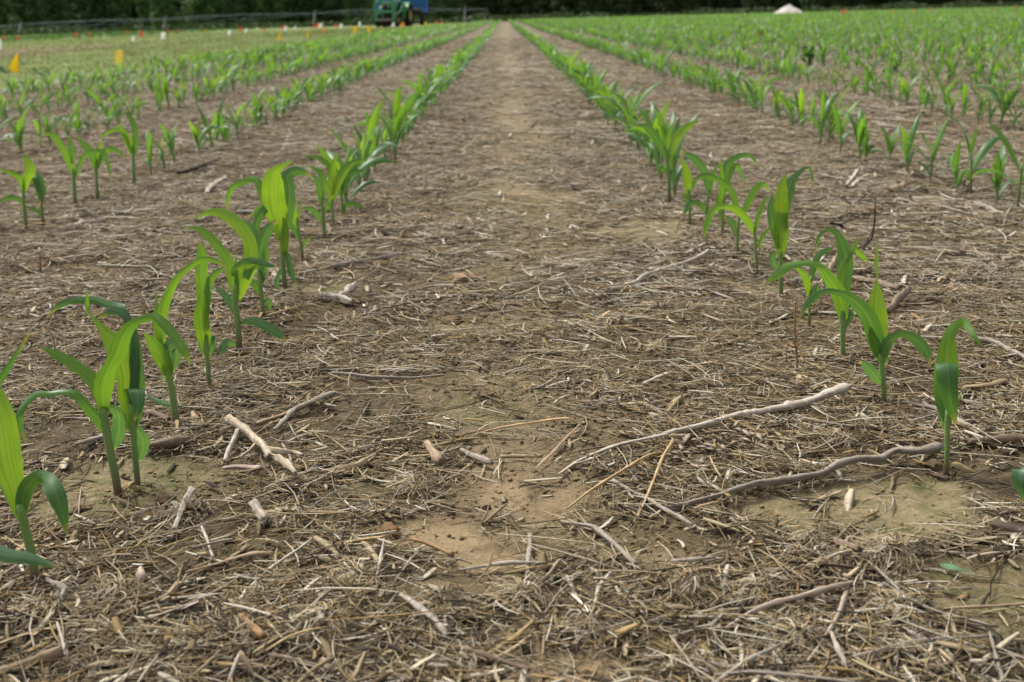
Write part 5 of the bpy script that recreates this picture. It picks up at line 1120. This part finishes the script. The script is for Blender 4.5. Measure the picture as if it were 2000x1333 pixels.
FL = [('yellow', 36, 123, 38, 11, 'largest yellow marking flag, at the left edge of the mown strip', 0), ('paleyellow', 241, 111, 25, 14, 'pale yellow marking flag above the seedlings, second largest one', 1),
 ('yellow', 548, 71, 16, 23.9, 'yellow flag on the mown strip, nearest of a far pair', 0), ('yellow', 604, 66, 13, 27.5, 'yellow flag on the mown strip, farther of a pair', 0), ('yellow', 698, 58, 12, 36, 'left one of two yellow flags before the tractor', 1), ('yellow', 724, 57, 11, 40, 'right one of two yellow flags before the tractor', 1),
 ('white', 3, 87, 20, 17, 'white flag cut off by the left frame edge', 1), ('white', 263, 75, 13, 25, 'white flag on the bare strip beside a red one', 0), ('red', 280, 68, 9, 34, 'red flag just right of a white one on the bare strip', 1), ('white', 323, 70, 13, 28, 'tall narrow white flag below an irrigation tower', 1),
 ('white', 451, 64, 9, 38, 'white flag midway between two irrigation towers', 1), ('white', 483, 60, 7, 46, 'small white flag right of a red one between the towers', 1), ('red', 472, 57, 7, 56, 'red flag between the towers at the crop edge', 1), ('red', 10, 73, 9, 43, 'red flag nearest the left frame edge', 0), ('red', 37, 75, 7, 40, 'faint orange-red flag second from the left edge', 1),
 ('red', 151, 67, 7, 52, 'red flag by the crop edge, left one of a left pair', 1), ('red', 177, 66, 6, 54, 'red flag by the crop edge, right one of a left pair', 0), ('red', 250, 63, 5, 60, 'small red flag left of the bare strip flags', 1), ('red', 274, 62, 5, 60, 'tiny red flag behind the bare strip red flag', 1), ('red', 332, 62, 5, 60, 'small red flag left one by the tower foot', 1), ('red', 350, 61, 5, 60, 'small red flag right one by the tower foot', 1), ('orange', 402, 61, 4, 60, 'tiny orange flag between tower foot and white flag', 1),
 ('red', 518, 57, 8, 58, 'red flag left of a white and red cluster', 0), ('red', 554, 54, 7, 60, 'red flag of the white and red cluster', 1), ('white', 561, 56, 9, 50, 'white flag of the cluster, left one', 1), ('white', 578, 54, 9, 52, 'white flag of the cluster, right one', 0), ('red', 616, 51, 6, 62, 'red flag at the foot of the middle tower', 1), ('orange', 624, 50, 7, 62, 'orange flag at the foot of the middle tower', 1), ('white', 629, 50, 8, 60, 'white flag at the foot of the middle tower', 1), ('orange', 635, 59, 7, 38, 'pale orange flag in front of the middle tower', 1), ('red', 658, 50, 6, 62, 'red flag between middle tower and tractor', 1), ('white', 669, 51, 8, 58, 'white flag between middle tower and tractor', 1), ('white', 705, 47, 7, 68, 'white flag at the far end left of the tractor', 1),
 ('white', 771, 48, 7, 75, 'white flag right in front of the tractor', 1), ('orange', 790, 49, 9, 72, 'orange flag in front of the tractor wheel', 1), ('yellow', 833, 47, 6, 85, 'yellow flag right of the seed drill', 1), ('red', 854, 43, 9, 92, 'red flag with pale edge right of the seed drill', 0), ('red', 866, 47, 8, 84, 'red flag at the end of the left rows', 1),
 ('pink', 1648, 23, 7, 69, 'pink flag of a close pair right of the lime heap', 1), ('orange', 1655, 24, 6, 69, 'orange flag of a close pair right of the lime heap', 1), ('orange', 1745, 23, 6, 72, 'orange flag, left of two in the right field', 1), ('orange', 1785, 22, 6, 72, 'orange flag, right of two in the right field', 1), ('pink', 1822, 18, 9, 80, 'lone bright pink flag in the right field', 0), ('pink', 1938, 18, 8, 80, 'pink flag near the right frame edge', 0), ('pink', 1984, 16, 7, 80, 'pink flag of a pair at the right frame edge', 1), ('orange', 1987, 23, 7, 72, 'orange flag of a pair at the right frame edge', 1)]
for f in FL: flag(*f[:6], kind=f[6], tilt=rnd.uniform(-1, 1))
# ---------------------------------------------------------------- weeds and dry tufts
def weed(name, u, v, Y, h, wd, n, mat, lab, up=.9):
    p = PY(u, v, Y); c = Vector((p.x, p.y, gz(p.x, p.y))); V, C = [], []; r = rnd
    root = empty(name, c, lab, 'weed'); b = MB()
    for q in range(max(3, n//24)):
        a = r.uniform(0, 6.28); b.tube([(0, 0, -.01), (math.cos(a)*wd*.15, math.sin(a)*wd*.15, h*.5), (math.cos(a)*wd*.3, math.sin(a)*wd*.3, h*r.uniform(.7, .95))], [.006, .004, .002], 5)
    b.build('stem', M[mat], root)
    for q in range(n):
        a = r.uniform(0, 6.28); z = h*r.random()**.8; rr = wd*.5*math.sqrt(r.random())*(.5+.5*z/h); ct = Vector((math.cos(a)*rr, math.sin(a)*rr, z)); d = Vector((math.cos(a), math.sin(a), r.uniform(-.2, 1.4)*up)).normalized(); s_ = d.cross(Vector((r.uniform(-1, 1), r.uniform(-1, 1), .3))).normalized(); l_ = h*r.uniform(.10, .22); V += [ct-s_*l_*.12, ct+d*l_*.5-s_*l_*.3, ct+d*l_, ct+d*l_*.5+s_*l_*.3]; t = r.random(); C += [(t, t, t)]*4
    link('foliage', npmesh('foliage', np.array([tuple(v_) for v_ in V]), np.arange(len(V)).reshape(-1, 4), np.array(C)), M[mat], root)
weed('broadleaf_weed', 1578, 150, 11.5, .19, .085, 110, 'weed', 'dark green weed standing among the right rows, left one of two')
weed('broadleaf_weed', 1748, 148, 10.4, .15, .07, 80, 'weed', 'dark green weed standing among the right rows, right one of two')
weed('dry_tuft', 1484, 85, 22, .20, .12, 120, 'drygrass', 'brown dried weed tuft in the right field below the heap', 1.6)
weed('low_weed', 12, 128, 16.5, .12, .5, 260, 'weed', 'low dark weed patch left of the largest yellow flag', .5)
weed('low_weed', 80, 140, 15, .09, .30, 160, 'weed', 'small low weed patch right of the largest yellow flag', .5)
weed('dry_tuft', 258, 95, 24, .10, .5, 120, 'drygrass', 'brown clump by the bare strip edge right of the pale yellow flag', .6)
weed('broadleaf_weed', 528, 96, 20, .14, .12, 90, 'weed', 'dark weed at the end of the outer left row by the mown strip', .8)
weed('dry_tuft', 1112, 105, 16, .07, .30, 140, 'drygrass', 'dark brown tuft beside the second right row', .4)
weed('dry_tuft', 856, 72, 34, .12, .35, 120, 'drygrass', 'dark brown tuft between the left rows far off', .5)
